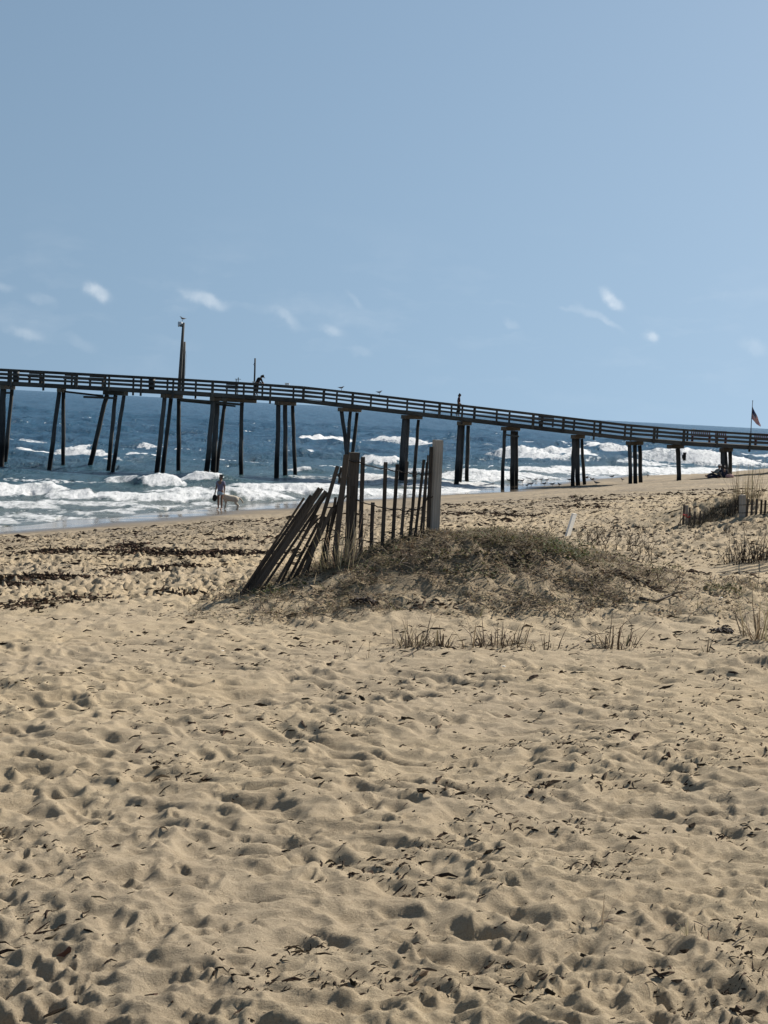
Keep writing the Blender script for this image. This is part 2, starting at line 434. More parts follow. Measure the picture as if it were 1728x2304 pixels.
def ground(x, y):                 # the height of the finished sand
    i = int(np.clip(np.searchsorted(GY, y) - 1, 0, len(GY) - 2)); t = x / y
    j = int(np.clip(np.searchsorted(GT, t) - 1, 0, len(GT) - 2))
    fy = (y - GY[i]) / (GY[i + 1] - GY[i]); ft = (t - GT[j]) / (GT[j + 1] - GT[j])
    return float((Z[i, j] * (1 - ft) + Z[i, j + 1] * ft) * (1 - fy) + (Z[i + 1, j] * (1 - ft) + Z[i + 1, j + 1] * ft) * fy)
_HY = np.geomspace(2.5, 190, 2200)
def hit(u, v):         # where the sight line through (u, v) meets the land
    d = ray(u, v); d = d / d.y
    z = land(d.x * _HY, _HY); k = np.nonzero(z >= CAM_Z + d.z * _HY)[0]
    if len(k) == 0: return at_z(u, v, .02)
    Y = float(_HY[k[0]]); return Vector((d.x * Y, Y, ground(d.x * Y, Y)))

def grid_mesh(name, X, Y, Zv, mat, attrs=None, smooth=True):
    nr, nc = X.shape; me = bpy.data.meshes.new(name)
    co = np.stack([X, Y, Zv], -1).reshape(-1, 3).astype(np.float32)
    idx = np.arange(nr * nc).reshape(nr, nc)
    q = np.stack([idx[:-1, :-1], idx[:-1, 1:], idx[1:, 1:], idx[1:, :-1]], -1).reshape(-1, 4)
    me.vertices.add(len(co)); me.vertices.foreach_set('co', co.ravel())
    me.loops.add(q.size); me.loops.foreach_set('vertex_index', q.ravel().astype(np.int32))
    me.polygons.add(len(q)); me.polygons.foreach_set('loop_start', (np.arange(len(q)) * 4).astype(np.int32))
    me.polygons.foreach_set('use_smooth', np.ones(len(q), bool))
    for k, a in (attrs or {}).items():
        at_ = me.attributes.new(k, 'FLOAT', 'POINT'); at_.data.foreach_set('value', a.ravel().astype(np.float32))
    me.update(); return link_mesh(name, me, mat)

# sand material
def sand_material():
    mt, nt, b = material('sand'); L = nt.links.new; N = nt.nodes.new
    tc = N('ShaderNodeTexCoord')
    def noise(sc, det=4, rough=.6):
        n = N('ShaderNodeTexNoise'); n.inputs['Scale'].default_value = sc; n.inputs['Detail'].default_value = det; n.inputs['Roughness'].default_value = rough
        L(tc.outputs['Object'], n.inputs['Vector']); return n.outputs['Fac']
    big, mid, fine, grain = noise(.35), noise(3.5, 5), noise(30, 8, .75), noise(150, 6, .8)
    def mix(f, a, c, fac=None):
        m_ = N('ShaderNodeMix'); m_.data_type = 'RGBA'
        L(f, m_.inputs['Factor']) if f is not None else None
        for s_, x in (('A', a), ('B', c)):
            if hasattr(x, 'is_output'): L(x, m_.inputs[s_])
            else: m_.inputs[s_].default_value = (*x, 1)
        return m_.outputs['Result']
    def rng(x, a, c, lo=0, hi=1):
        m_ = N('ShaderNodeMapRange'); L(x, m_.inputs['Value'])
        for k, q in (('From Min', a), ('From Max', c), ('To Min', lo), ('To Max', hi)): m_.inputs[k].default_value = q
        return m_.outputs[0]
    c = mix(rng(mid, .3, .7), (.352, .276, .181), (.436, .350, .235))
    c = mix(rng(big, .40, .62, 0, .6), c, (.32, .262, .19))
    c = mix(rng(grain, .34, .47, .65, 0), c, (.15, .11, .072))
    c = mix(rng(grain, .56, .70, 0, .6), c, (.62, .52, .38))
    c = mix(rng(fine, .32, .44, .45, 0), c, (.22, .165, .11))
    aw = N('ShaderNodeAttribute'); aw.attribute_name = 'wet'; wet = aw.outputs['Fac']
    al = N('ShaderNodeAttribute'); al.attribute_name = 'litter'
    c = mix(al.outputs['Fac'], c, (.10, .075, .05))
    ad = N('ShaderNodeAttribute'); ad.attribute_name = 'damp'
    c = mix(ad.outputs['Fac'], c, (.195, .162, .122))
    c = mix(wet, c, (.105, .086, .066))
    L(c, b.inputs['Base Color'])
    L(rng(wet, .35, .95, .92, .10), b.inputs['Roughness'])
    L(rng(wet, .4, 1, .12, .55), b.inputs['Specular IOR Level'])
    b1 = N('ShaderNodeBump'); b1.inputs['Distance'].default_value = .022; L(rng(wet, .0, .7, .75, .0), b1.inputs['Strength']); L(fine, b1.inputs['Height'])
    b2 = N('ShaderNodeBump'); b2.inputs['Distance'].default_value = .006; L(rng(wet, .0, .7, .8, .0), b2.inputs['Strength']); L(grain, b2.inputs['Height'])
    L(b1.outputs[0], b2.inputs['Normal']); L(b2.outputs[0], b.inputs['Normal'])
    return mt
wet = 1 - sstep(2.6, 7.4, SS + 1.3 * pnoise(XX * .22, YY * .22, 71))
wet = wet * .97
damp = .85 * (1 - sstep(20, 31, SS + 3 * pnoise(XX * .15, YY * .15, 74))) * (.75 + .5 * pnoise(XX * .5, YY * .3, 75))
litter = sstep(.10, .45, MM + .22 * pnoise(XX * 2.2, YY * 2.2, 72)) * .55
beach = grid_mesh('beach_sand', XX, YY, Z, sand_material(), {'wet': wet, 'litter': litter, 'damp': damp})
tag(beach, kind='structure')

# ------------------------------------------------------------------ the sea
def sea_rows():
    ys = [48.0]
    while ys[-1] < 130: ys.append(ys[-1] * 1.0052)
    while ys[-1] < 420: ys.append(ys[-1] * 1.0085)
    while ys[-1] < 9000: ys.append(ys[-1] * 1.022)
    return np.array(ys)
SYR = sea_rows()
_sc = np.linspace(-.33, .35, 500)
_so = np.cumsum(np.geomspace(.006, 1.0, 26))
ST = np.concatenate([(-.33 - _so)[::-1], _sc, .35 + _so])
T2, Y2 = np.meshgrid(ST, SYR); X2 = T2 * Y2
S2 = shore_s(X2, Y2); off = np.clip(-S2, 0, 400)
qx = X2 + 3 * pnoise(X2 * .06, Y2 * .06, 101); qy = Y2 + 3 * pnoise(X2 * .06, Y2 * .06, 102)
W = np.zeros_like(X2)
for (wl, a, ang, sd_) in ((26, .20, 4, 1), (15, .17, -9, 2), (10.5, .17, 14, 3), (7.3, .15, -20, 4), (5.1, .11, 24, 5), (3.3, .06, -12, 6)):
    dx, dy = math.sin(R(ang)), -math.cos(R(ang))
    ph = (qx * dx + qy * dy) * 2 * math.pi / wl + 2.6 * pnoise(X2 / (wl * 2.2), Y2 / (wl * 3), 110 + sd_) * 2
    env = .5 + 1.2 * pnoise(X2 / (wl * 1.1), Y2 / (wl * 1.6), 120 + sd_)
    W += 1.5 * a * np.clip(env, 0, 2) * (1 - 2 * np.abs(np.sin(ph / 2)) ** .8) * -1 * -1
W += .05 * fbm(X2 * .55, Y2 * .42, 130, 3) * (1 - sstep(150, 300, Y2))
grow = sstep(6, 40, off)
calm = (.12 + .88 * grow) * (1 + .5 * sstep(110, 200, Y2))
Hs = W * calm
far_swell = sstep(500, 1500, Y2)
Hs += far_swell * 1.3 * np.abs(pnoise(X2 * .012, Y2 * .004, 140)) * sstep(-.1, .16, T2)
foam = np.zeros_like(X2)
lump = fbm(X2 * .9, Y2 * .6, 150, 4)
lump2 = fbm(X2 * 2.3, Y2 * 1.5, 155, 3)
def breaker(u1, v1, u2, v2, H_, depth=1.6, str_=1.0, rag=.5):
    depth *= .78; p = at_z(u1, v1); q = at_z(u2, v2)
    ax, ay = q.x - p.x, q.y - p.y; Ln = math.hypot(ax, ay); ax /= Ln; ay /= Ln
    nx, ny = ay, -ax                                   # towards the shore
    if ny > 0: nx, ny = -nx, -ny
    rx, ry = X2 - p.x, Y2 - p.y
    a = (rx * ax + ry * ay) / Ln; b = rx * nx + ry * ny
    wob = .5 * depth * pnoise(a * Ln * .35 + u1, np.zeros_like(a) + v1, 160)
    b = b + wob
    env = sstep(-.10, .16, a) * (1 - sstep(.80, 1.08, a)) * (1 + .22 * pnoise(a * Ln * .8 + 7 * u1, b * .5, 161))
    h = np.where(b < 0, np.exp(-.5 * (b / (depth * 1.5)) ** 2), np.exp(-.5 * (b / (depth * .55)) ** 2))
    msk = env * np.where(b < 0, np.exp(-.5 * (b / (depth * .35)) ** 2), np.exp(-.5 * (b / (depth * .95)) ** 2))
    f = np.clip(msk * 2.0 - rag * (.45 + .7 * lump), 0, 1) * str_
    Hs[:] = Hs + H_ * h * env + .075 * np.clip(H_ + .3, 0, 1) * f * (lump + 1.1 * lump2)
    foam[:] = np.maximum(foam, f)
for br in [(-60, 1112, 128, 1108, .50, 1.7), (305, 1090, 418, 1092, .62, 1.3), (212, 1126, 450, 1122, .30, 1.6), (100, 1120, 215, 1124, .3, 2.0),
           (-40, 1140, 110, 1138, .16, 2.2, .9), (232, 1082, 320, 1086, .25, 2.2, .8, .9), (70, 1132, 330, 1140, .12, 1.8, .8, .8),
           (14, 1015, 116, 1013, .38, 2.2), (163, 1010, 258, 1027, .62, 2.6), (296, 1022, 356, 1028, .45, 2.2), (18, 989, 100, 990, .2, 2, .7), (310, 1000, 360, 1000, .2, 2, .8),
           (650, 989, 774, 989, .95, 4.2), (436, 1078, 498, 1087, .5, 1.6), (505, 1100, 800, 1106, .32, 3.4), (380, 1110, 520, 1128, .34, 2.4), (500, 1122, 640, 1120, .25, 2.0),
           (676, 1010, 712, 1020, .3, 2.2), (668, 1054, 694, 1060, .3, 1.4), (640, 1074, 760, 1078, .12, 2.0, .7, .9),
           (856, 987, 975, 1004, .85, 4.0), (815, 1040, 905, 1046, .75, 2.6), (826, 1072, 905, 1090, .3, 3.0), (900, 1056, 960, 1070, .2, 2.6, .8, .8),
           (700, 1112, 1100, 1106, .22, 2.2), (900, 1098, 1120, 1092, .2, 2.6), (985, 1072, 1150, 1086, .3, 5.0, .95), (1100, 1010, 1170, 1012, .8, 4.0),
           (1160, 1024, 1270, 1041, 1.1, 5.2), (1250, 1026, 1335, 1038, .7, 5.0), (1150, 1060, 1420, 1062, .4, 4.5), (1040, 1076, 1180, 1072, .4, 5.0),
           (1165, 993, 1290, 999, .4, 4.5, .8, .8), (1318, 1000, 1354, 1009, .6, 4.5), (1345, 1010, 1420, 1014, .5, 5, .9), (1484, 1014, 1580, 1018, .8, 7),
           (1540, 1036, 1582, 1044, .9, 7), (1575, 1034, 1640, 1046, .9, 7), (1380, 1062, 1740, 1066, .5, 5.5), (1400, 1048, 1500, 1050, .5, 4.5, .9), (1660, 1040, 1760, 1044, .6, 5),
           (1440, 1036, 1540, 1038, .5, 7, .85), (1660, 1022, 1760, 1026, .5, 7, .9), (1500, 992, 1640, 996, .3, 6, .5)]:
    breaker(*br)
# scattered whitecaps and lacy foam
streak = fbm(qx * .10 + .3 * lump, qy * .20, 170, 4)
right_ = sstep(.02, .16, T2)
dens = (.26 + .24 * right_) * np.exp(-(off / 13) ** 2) + (.05 + .24 * right_) * np.exp(-(off / 45) ** 2) + .18 * np.exp(-(off / 100) ** 2) * right_ + .005
fg = sstep(.62 - dens * .95, .95 - dens * .80, streak + .18 * lump2)
foam = np.maximum(foam, fg * (.45 + .55 * sstep(-.3, .5, lump2)) * (1 - .85 * sstep(250, 600, Y2)))
# the thin sheet running up the sand, with its lacy edge
edge = S2 + 1.1 * pnoise(X2 * .12, Y2 * .12, 180) + .35 * pnoise(X2 * .6, Y2 * .6, 181)
leftness = 1 - sstep(-.10, -.04, T2)
lace = sstep(-.22, .45, fbm(X2 * .8, Y2 * .35, 190, 4) + .12) * (1 - sstep(-1.0, 1.2, edge))
foam = np.maximum(foam, lace * np.exp(-(off / 6.0) ** 2) * (.10 + .75 * leftness))
Hs += np.where(off < 7, .05 * sstep(2.6, -2.0, edge) * leftness, 0)
Hs = Hs + .03
def sea_material():
    mt, nt, b = material('sea_water'); L = nt.links.new; N = nt.nodes.new
    tc = N('ShaderNodeTexCoord')
    def noise(sc, stretch, det=5, rough=.6):
        mp = N('ShaderNodeMapping'); mp.inputs['Scale'].default_value = stretch; L(tc.outputs['Object'], mp.inputs[0])
        n = N('ShaderNodeTexNoise'); n.inputs['Scale'].default_value = sc; n.inputs['Detail'].default_value = det; n.inputs['Roughness'].default_value = rough
        L(mp.outputs[0], n.inputs['Vector']); return n.outputs['Fac']
    def rng(x, a, c, lo=0, hi=1):
        m_ = N('ShaderNodeMapRange'); L(x, m_.inputs['Value'])
        for k, q in (('From Min', a), ('From Max', c), ('To Min', lo), ('To Max', hi)): m_.inputs[k].default_value = q
        return m_.outputs[0]
    def math_(op, a, c):
        m_ = N('ShaderNodeMath'); m_.operation = op
        for i, x in enumerate((a, c)):
            if hasattr(x, 'is_output'): L(x, m_.inputs[i])
            else: m_.inputs[i].default_value = x
        return m_.outputs[0]
    def attr(n):
        a = N('ShaderNodeAttribute'); a.attribute_name = n; return a.outputs['Fac']
    def mix(f, a, c):
        m_ = N('ShaderNodeMix'); m_.data_type = 'RGBA'; L(f, m_.inputs['Factor'])
        for s_, x in (('A', a), ('B', c)):
            if hasattr(x, 'is_output'): L(x, m_.inputs[s_])
            else: m_.inputs[s_].default_value = (*x, 1)
        return m_.outputs['Result']
    shal = attr('shallow'); fo = attr('foam'); n4 = noise(2.4, (1, .45, 1), 8, .75)
    n1, n2, n3 = noise(.30, (1, .35, 1), 8, .65), noise(1.3, (1, .5, 1)), noise(5.5, (1, .8, 1))
    c = mix(rng(n1, .35, .65), (.009, .040, .078), (.020, .072, .122))
    c = mix(rng(shal, 0, .6), c, (.036, .072, .084))
    c = mix(rng(shal, .6, 1), c, (.095, .105, .090))
    nt.nodes.remove(b); wd = N('ShaderNodeBsdfDiffuse'); L(c, wd.inputs['Color'])
    wg = N('ShaderNodeBsdfGlossy'); wg.inputs['Roughness'].default_value = .14; wg.inputs['Color'].default_value = (.95, .97, 1, 1)
    fr = N('ShaderNodeFresnel'); fr.inputs['IOR'].default_value = 1.33
    wm_ = N('ShaderNodeMixShader'); L(rng(fr.outputs[0], .02, .75, .015, .46), wm_.inputs[0]); L(wd.outputs[0], wm_.inputs[1]); L(wg.outputs[0], wm_.inputs[2])
    bp = N('ShaderNodeBump'); bp.inputs['Strength'].default_value = .9; bp.inputs['Distance'].default_value = 1.6; L(n1, bp.inputs['Height'])
    b2 = N('ShaderNodeBump'); b2.inputs['Strength'].default_value = .8; b2.inputs['Distance'].default_value = .22; L(n2, b2.inputs['Height']); L(bp.outputs[0], b2.inputs['Normal'])
    b3 = N('ShaderNodeBump'); b3.inputs['Strength'].default_value = .6; b3.inputs['Distance'].default_value = .05; L(n3, b3.inputs['Height']); L(b2.outputs[0], b3.inputs['Normal'])
    calmf = rng(shal, .75, 1, 1, .15); 
    for q in (bp, b2, b3): L(math_('MULTIPLY', calmf, q.inputs['Strength'].default_value), q.inputs['Strength'])
    for q in (wd, wg, fr): L(b3.outputs[0], q.inputs['Normal'])
    fb = N('ShaderNodeBsdfPrincipled'); fb.inputs['Base Color'].default_value = (.66, .67, .68, 1); fb.inputs['Roughness'].default_value = .9
    fb.inputs['Specular IOR Level'].default_value = .1
    fbp = N('ShaderNodeBump'); fbp.inputs['Strength'].default_value = 1; fbp.inputs['Distance'].default_value = .25
    L(n4, fbp.inputs['Height']); L(fbp.outputs[0], fb.inputs['Normal'])
    brk = math_('MULTIPLY', math_('SUBTRACT', n4, .19), 2.35)
    fac = rng(math_('SUBTRACT', math_('MULTIPLY', fo, 1.08), math_('SUBTRACT', brk, .06)), -.16, .40)
    ms = N('ShaderNodeMixShader'); L(fac, ms.inputs[0]); L(wm_.outputs[0], ms.inputs[1]); L(fb.outputs[0], ms.inputs[2])
    L(ms.outputs[0], nt.nodes['Material Output'].inputs[0])
    return mt
shallow = np.exp(-off / 22.0)
sea = grid_mesh('sea_water', X2, Y2, Hs, sea_material(), {'foam': foam, 'shallow': shallow})
tag(sea, kind='structure')
# sea floor / land beyond the fine sheets so nothing ends in the void
seabed = MB(); seabed.box((0, 4000, -14), (26000, 16000, .5))
tag(seabed.build('seabed_ground', plain('seabed', (.10, .10, .08), .9)), kind='structure')

# ------------------------------------------------------------------ the pier
PY = 104.0; PD = 4.5             # near face of the pier and its width
_ru = [(0, 829), (220, 841), (440, 853), (656, 867), (700, 870.5), (820, 884.5), (1140, 922), (1440, 957.5), (1560, 967), (1728, 977)]
_rp = [at(u, v, PY) for u, v in _ru]
RX = np.array([-90] + [p.x for p in _rp] + [60]); 
_sl = (_rp[1].z - _rp[0].z) / (_rp[1].x - _rp[0].x); _sr = (_rp[-1].z - _rp[-2].z) / (_rp[-1].x - _rp[-2].x)
RZ = np.array([_rp[0].z] + [p.z for p in _rp] + [_rp[-1].z - .3])
def railz(x): return float(np.interp(x, RX, RZ))
def pxX(u, v=None, Y=PY):
    v = 900 if v is None else v
    return at(u, v, Y).x
pier = empty('fishing_pier', (0, PY, 0))
tag(pier, 'long dark timber fishing pier on piles running out over the surf', 'pier')
DECK = .90                        # deck below the top of the rail
near_u = [25, 98, 172, 245, 317, 389, 478, 548, 608, 682, 757, 834, 916, 989, 1040, 1118, 1200, 1268, 1338, 1407, 1473, 1540, 1615, 1689]
near_x = [pxX(u, 850 + .075 * u) for u in near_u]
while near_x[0] > -62: near_x.insert(0, near_x[0] - 2.38)
while near_x[-1] < 44: near_x.append(near_x[-1] + 2.38)
far_x = [x + 1.15 + random.uniform(-.25, .25) for x in near_x]
def rail_run(xs, Yr, sgn):
    for i, x in enumerate(xs):
        zt = railz(x); low = 1.22 + (.22 if random.random() < .25 else 0)
        b = MB(); w = .14 if random.random() < .8 else .2
        b.beam((x, Yr, zt - low), (x + random.uniform(-.015, .015), Yr, zt - .142), w, .10, (0, 1, 0))
        b.build('rail_post', M['pier'], pier)
    step = 2
    for i in range(0, len(xs) - 1, step):
        x0 = xs[i]; x1 = xs[min(i + step, len(xs) - 1)]
        if x1 - x0 < .3: continue
        yy = Yr - sgn * .085
        b = MB(); b.beam((x0, Yr - sgn * .02, railz(x0) - .02), (x1 - .015, Yr - sgn * .02, railz(x1) - .02), .30, .05)
        b.build('top_rail', M['pier'], pier)
        b = MB(); b.beam((x0, yy, railz(x0) - .098), (x1 - .015, yy, railz(x1) - .098), .045, .10)
        b.build('rail_board', M['pier'], pier)
        for o_ in (.37, .66):
            j = random.uniform(-.015, .015)
            b = MB(); b.beam((x0, yy, railz(x0) - o_ + j), (x1 - .015, yy, railz(x1) - o_ - j), .045, .145 if random.random() < .8 else .18)
            b.build('rail_board', M['pier'], pier)
        b = MB(); b.beam((x0, Yr + sgn * .09, railz(x0) - DECK - .165), (x1 - .01, Yr + sgn * .09, railz(x1) - DECK - .165), .075, .24)
        b.build('stringer', M['pier'], pier)
rail_run(near_x, PY, 1); rail_run(far_x, PY + PD, -1)
b = MB(); x = near_x[0]
while x < near_x[-1]:
    z = railz(x) - DECK - .02; sl = (railz(x + .07) - railz(x - .07)) / .14
    b.beam((x, PY + .06, z), (x, PY + PD - .06, z), .142, .045, (-sl, 0, 1)); x += .152
tag(b.build('decking', M['pier'], pier), kind='stuff')
for xx in (1.5, 3.0):
    for i in range(0, len(near_x) - 1, 4):
        x0, x1 = near_x[i], near_x[min(i + 4, len(near_x) - 1)]
        if x1 - x0 < .3: continue
        b = MB(); b.beam((x0, PY + xx, railz(x0) - DECK - .19), (x1 - .01, PY + xx, railz(x1) - DECK - .19), .10, .26); b.build('stringer', M['pier'], pier)
# bents: (u_top, u_bottom, v_bottom, radius px, depth slot)
BENTS = [[(6, 2, 1043, 7, 0), (26, 12, 1041, 4.5, 2)], [(133, 112, 1044, 5, 0), (142, 142, 1041, 4.5, 2)],
         [(240, 204, 1040, 5, 2), (259, 245, 1043, 5, 1), (278, 256, 1044, 4.5, 0)], [(370, 354, 1056, 5, 0), (384, 366, 1056, 5, 1), (402, 402, 1057, 5, 2)],
         [(480, 465, 1063, 5.5, 0), (489, 479, 1068, 6, 1), (506, 487, 1060, 4.5, 2)], [(544, 542, 1071, 5, 1)],
         [(627, 622, 1077, 5.5, 0), (642, 641, 1078, 5, 1), (658, 665, 1079, 4.5, 2)], [(770, 788, 1085, 5, 0), (789, 777, 1085, 4.5, 1), (805, 787, 1085, 4.5, 2)],
         [(913, 902, 1090, 6.5, 0), (920, 910, 1090, 5, 1), (944, 930, 1090, 4, 2)], [(1038, 1027, 1091, 5.5, 0), (1045, 1033, 1091, 5.5, 1), (1057, 1050, 1089, 4.5, 2)],
         [(1139, 1130, 1098, 4.5, 0), (1157, 1153, 1098, 5.5, 1), (1166, 1161, 1096, 4.5, 2)], [(1296, 1288, 1095, 4.5, 0), (1304, 1300, 1095, 5, 1), (1314, 1315, 1095, 4, 2)],
         [(1422, 1419, 1096, 4.5, 0), (1434, 1430, 1096, 4.5, 1), (1446, 1441, 1096, 4.5, 2)], [(1532, 1528, 1096, 5.2, 1)], [(1633, 1629, 1088, 5, 0), (1640, 1636, 1088, 4.5, 1), (1650, 1643, 1090, 4.5, 2)],
         [(1755, 1750, 1090, 5, 0), (1766, 1762, 1090, 4.5, 1), (1776, 1772, 1090, 4.5, 2)], [(-105, -112, 1040, 5, 0), (-90, -95, 1040, 5, 2)], [(-215, -225, 1036, 5, 0), (-200, -202, 1036, 5, 2)],
         [(-330, -338, 1030, 5, 0), (-314, -312, 1030, 5, 2)], [(1865, 1862, 1095, 5, 0), (1885, 1882, 1095, 5, 2)]]
SLOT = [PY + .55, PY + 2.2, PY + 3.9]
for bent in BENTS:
    xs_top = []
    for (ut, ub, vb, rp, sl) in bent:
        Yp = SLOT[sl]; r_ = rp * Yp / FPX * random.uniform(.95, 1.08)
        pt = at(ut, 905, Yp); pt.z = railz(pt.x) - DECK - .30 - .29
        pb = at(ub, vb, Yp)
        pb2 = pt + (pb - pt) * ((pt.z + 1.6) / max(.5, pt.z - pb.z))
        npt = 9; pts = []; rad = []
        for k in range(npt):
            t = k / (npt - 1); p = pt.lerp(pb2, t)
            pts.append(p + Vector((random.uniform(-.025, .025), random.uniform(-.02, .02), 0))); rad.append(r_ * (.92 + .16 * t) * random.uniform(.94, 1.06))
        b = MB(); b.tube(pts, rad, 10); b.build('pile', M['pile'], pier, smooth=True)
        xs_top.append((sl, pt.x))
    a = min(xs_top); c = max(xs_top)
    xa, xb = (a[1], c[1]) if len(xs_top) > 1 else (a[1] - .9, a[1] + .55)
    if len(xs_top) > 1 and a[0] == c[0]: xb = xa + 1
    zc = (railz(xa) + railz(xb)) / 2 - DECK - .30 - .15
    b = MB(); d = Vector((xb - xa, (SLOT[c[0]] - SLOT[a[0]]) if len(xs_top) > 1 else 3.3, 0)); d.normalize()
    p0 = Vector((xa, SLOT[a[0]] if len(xs_top) > 1 else SLOT[0], zc)) - d * .5; p1 = Vector((xb, SLOT[c[0]] if len(xs_top) > 1 else SLOT[2], zc)) + d * .55
    if xb < xa: p0, p1 = p1, p0
    b.beam(p0, p1, .30, .28); b.build('cap_beam', M['cap'], pier)
for (u0, v0, u1, v1, Yb, h_) in ((145, 881, 232, 891, 106, .14), (188, 893, 262, 896, 105, .16), (406, 898, 540, 910, 104.6, .16), (400, 901, 530, 914, 106.5, .13), (8, 884, 24, 884, 106, .14), (1135, 978, 1168, 982, 104.4, .12)):
    b = MB(); b.beam(at(u0, v0, Yb), at(u1, v1, Yb), .14, h_); b.build('brace', M['pier'], pier)
b = MB(); pbx = at(1540, 1028, PY + 2.0); b.box(pbx, (.19, .2, .55)); b.box(pbx + Vector((0, 0, .3)), (.23, .24, .05)); b.box(pbx + Vector((-.13, 0, 0)), (.1, .06, .3)); b.build('pile_box', M['bin'], pier)

def deckz(x): return railz(x) - DECK + .003
# benches, bins on the deck
def bench(u, W_, mat, label, slatted=False, Yb=PY + 3.9, name='bench', grp='benches along the pier'):
    x = at(u, 850 + .075 * u, Yb).x; z = deckz(x); e = empty(name, (x, Yb, z)); tag(e, label, 'bench', grp)
    b = MB(); b.box((x, Yb - .22, z + .42), (W_, .42, .05)); b.build('seat', mat, e)
    if slatted:
        n = int(W_ / .14)
        for k in range(n):
            b = MB(); b.box((x - W_ / 2 + W_ * (k + .5) / n, Yb + .02, z + .66), (.08, .03, .40)); b.build('slat', mat, e)
        b = MB(); b.box((x, Yb + .04, z + .88), (W_, .05, .07)); b.build('top_bar', mat, e)
    else:
        for k in range(2):
            b = MB(); b.box((x, Yb + .02, z + .56 + .2 * k), (W_, .04, .185)); b.build('back_board', mat, e)
    for s in (-1, 1):
        b = MB(); b.box((x + s * (W_ / 2 - .1), Yb - .02, z + .2), (.08, .09, .40)); b.build('leg', mat, e)
        b = MB(); b.box((x + s * (W_ / 2 - .1), Yb - .38, z + .2), (.08, .09, .40)); b.build('leg', mat, e)
    return e
bench(82, 1.15, M['bench'], 'dark wooden bench on the pier near the left picture edge')
bench(159, .95, M['bench'], 'dark wooden bench on the pier above the second pair of piles')
bench(218, 1.15, M['bench'], 'dark wooden bench on the pier above the three slanting piles')
bench(521, .9, M['bench'], 'dark wooden bench on the pier left of the bowed person')
bench(1229, 1.2, M['bench'], 'dark wooden bench on the sloping part of the pier')
bench(1577, 1.5, M['redwood'], 'dark red slatted bench on the pier, wider one left of the flag', True)
bench(1622, .9, M['redwood'], 'short dark red slatted bench on the pier just left of the flag', True)
bench(1716, 1.3, M['redwood'], 'dark red slatted bench on the pier right of the flag', True)
def bin_(u, label):
    x = at(u, 850 + .075 * u, PY + 1.0).x; z = deckz(x); e = empty('trash_can', (x, PY + 1, z)); tag(e, label, 'trash can', 'bins on the pier')
    b = MB(); b.tube([(x, PY + 1, z), (x, PY + 1, z + .4), (x, PY + 1, z + .78)], [.21, .24, .24], 14); b.build('body', M['bin'], e, True)
    b = MB(); b.tube([(x, PY + 1, z + .785), (x, PY + 1, z + .84), (x, PY + 1, z + .90)], [.26, .25, .10], 14); b.build('lid', M['bin'], e, True)
bin_(36, 'dark round bin on the pier at the far left'); bin_(341, 'dark round bin on the pier left of the lamp post')

# lamp post with the plain pole next to it
pb = at(404, 862, PY + 4.8); pt = at(413, 726, PY + 4.8); lamp = empty('lamp_post', (pb.x, pb.y, deckz(pb.x) - .3))
tag(lamp, 'tall weathered wooden pole with a round lamp head above the pier', 'lamp post')
b = MB(); pl = Vector((pb.x - .02, pb.y, deckz(pb.x) - .3)); b.tube([pl, pl.lerp(pt, .3), pl.lerp(pt, .65), pt], [.15, .135, .12, .10], 9); b.build('pole', M['pile'], lamp, True)
hd = at(405.5, 729, PY + 4.8)
b = MB(); b.tube([pt + Vector((0, 0, -.1)), hd + Vector((.1, 0, .06))], .045, 6); b.build('arm', M['lampmetal'], lamp)
q = Matrix.Rotation(R(-38), 3, 'Y')
b = MB(); rings = [(-.02, .05), (.06, .13), (.02, .21), (-.12, .25), (-.18, .24)]
b.tube([hd + q @ Vector((0, 0, .22)), hd + q @ Vector((0, 0, .12)), hd + q @ Vector((0, 0, .0)), hd + q @ Vector((0, 0, -.10))], [.06, .14, .22, .25], 12); b.build('lamp_shade', M['lampmetal'], lamp, True)
b = MB(); b.sphere(hd + q @ Vector((0, 0, -.12)), (.20, .20, .12), 12, 8); b.build('lens', plain('lamp_lens', (.06, .09, .11), .2, .1, 4, .5), lamp, True)
pb = at(412, 862, PY + 5.1); pt2 = at(415, 769, PY + 5.1)
pole = empty('wooden_pole', (pb.x, pb.y, deckz(pb.x) - .3)); tag(pole, 'shorter dark pole standing right beside the lamp post', 'pole')
b = MB(); b.tube([(pb.x, pb.y, deckz(pb.x) - .3), pb.lerp(pt2, .5), pt2], [.12, .115, .105], 9); b.build('shaft', M['pile'], pole, True)
b = MB(); b.tube([pt2 + Vector((.02, 0, -.2)), at(419, 800, PY + 5.1), at(417, 845, PY + 5.1)], .008, 4); b.build('cable', M['wire'], pole)
pb = at(572.5, 868, PY + 4.8); pt = at(574, 806, PY + 4.8)
pole = empty('wooden_pole', (pb.x, pb.y, deckz(pb.x) - .2)); tag(pole, 'thin dark pole standing behind the bowed person on the pier', 'pole')
b = MB(); b.tube([(pb.x, pb.y, deckz(pb.x) - .2), pb.lerp(pt, .5), pt], [.075, .068, .065], 8); b.build('shaft', M['pile'], pole, True)
b = MB(); mpt = pb.lerp(pt, .78); b.tube([mpt + Vector((-.05, -.03, .07)), mpt + Vector((-.11, -.05, -.03)), mpt + Vector((-.05, -.03, -.09))], .014, 5); b.build('cleat', M['wire'], pole)
b = MB(); b.box(at(572.5, 860.5, PY + 4.65), (.30, .04, .16)); b.build('white_plate', M['white'], pole)
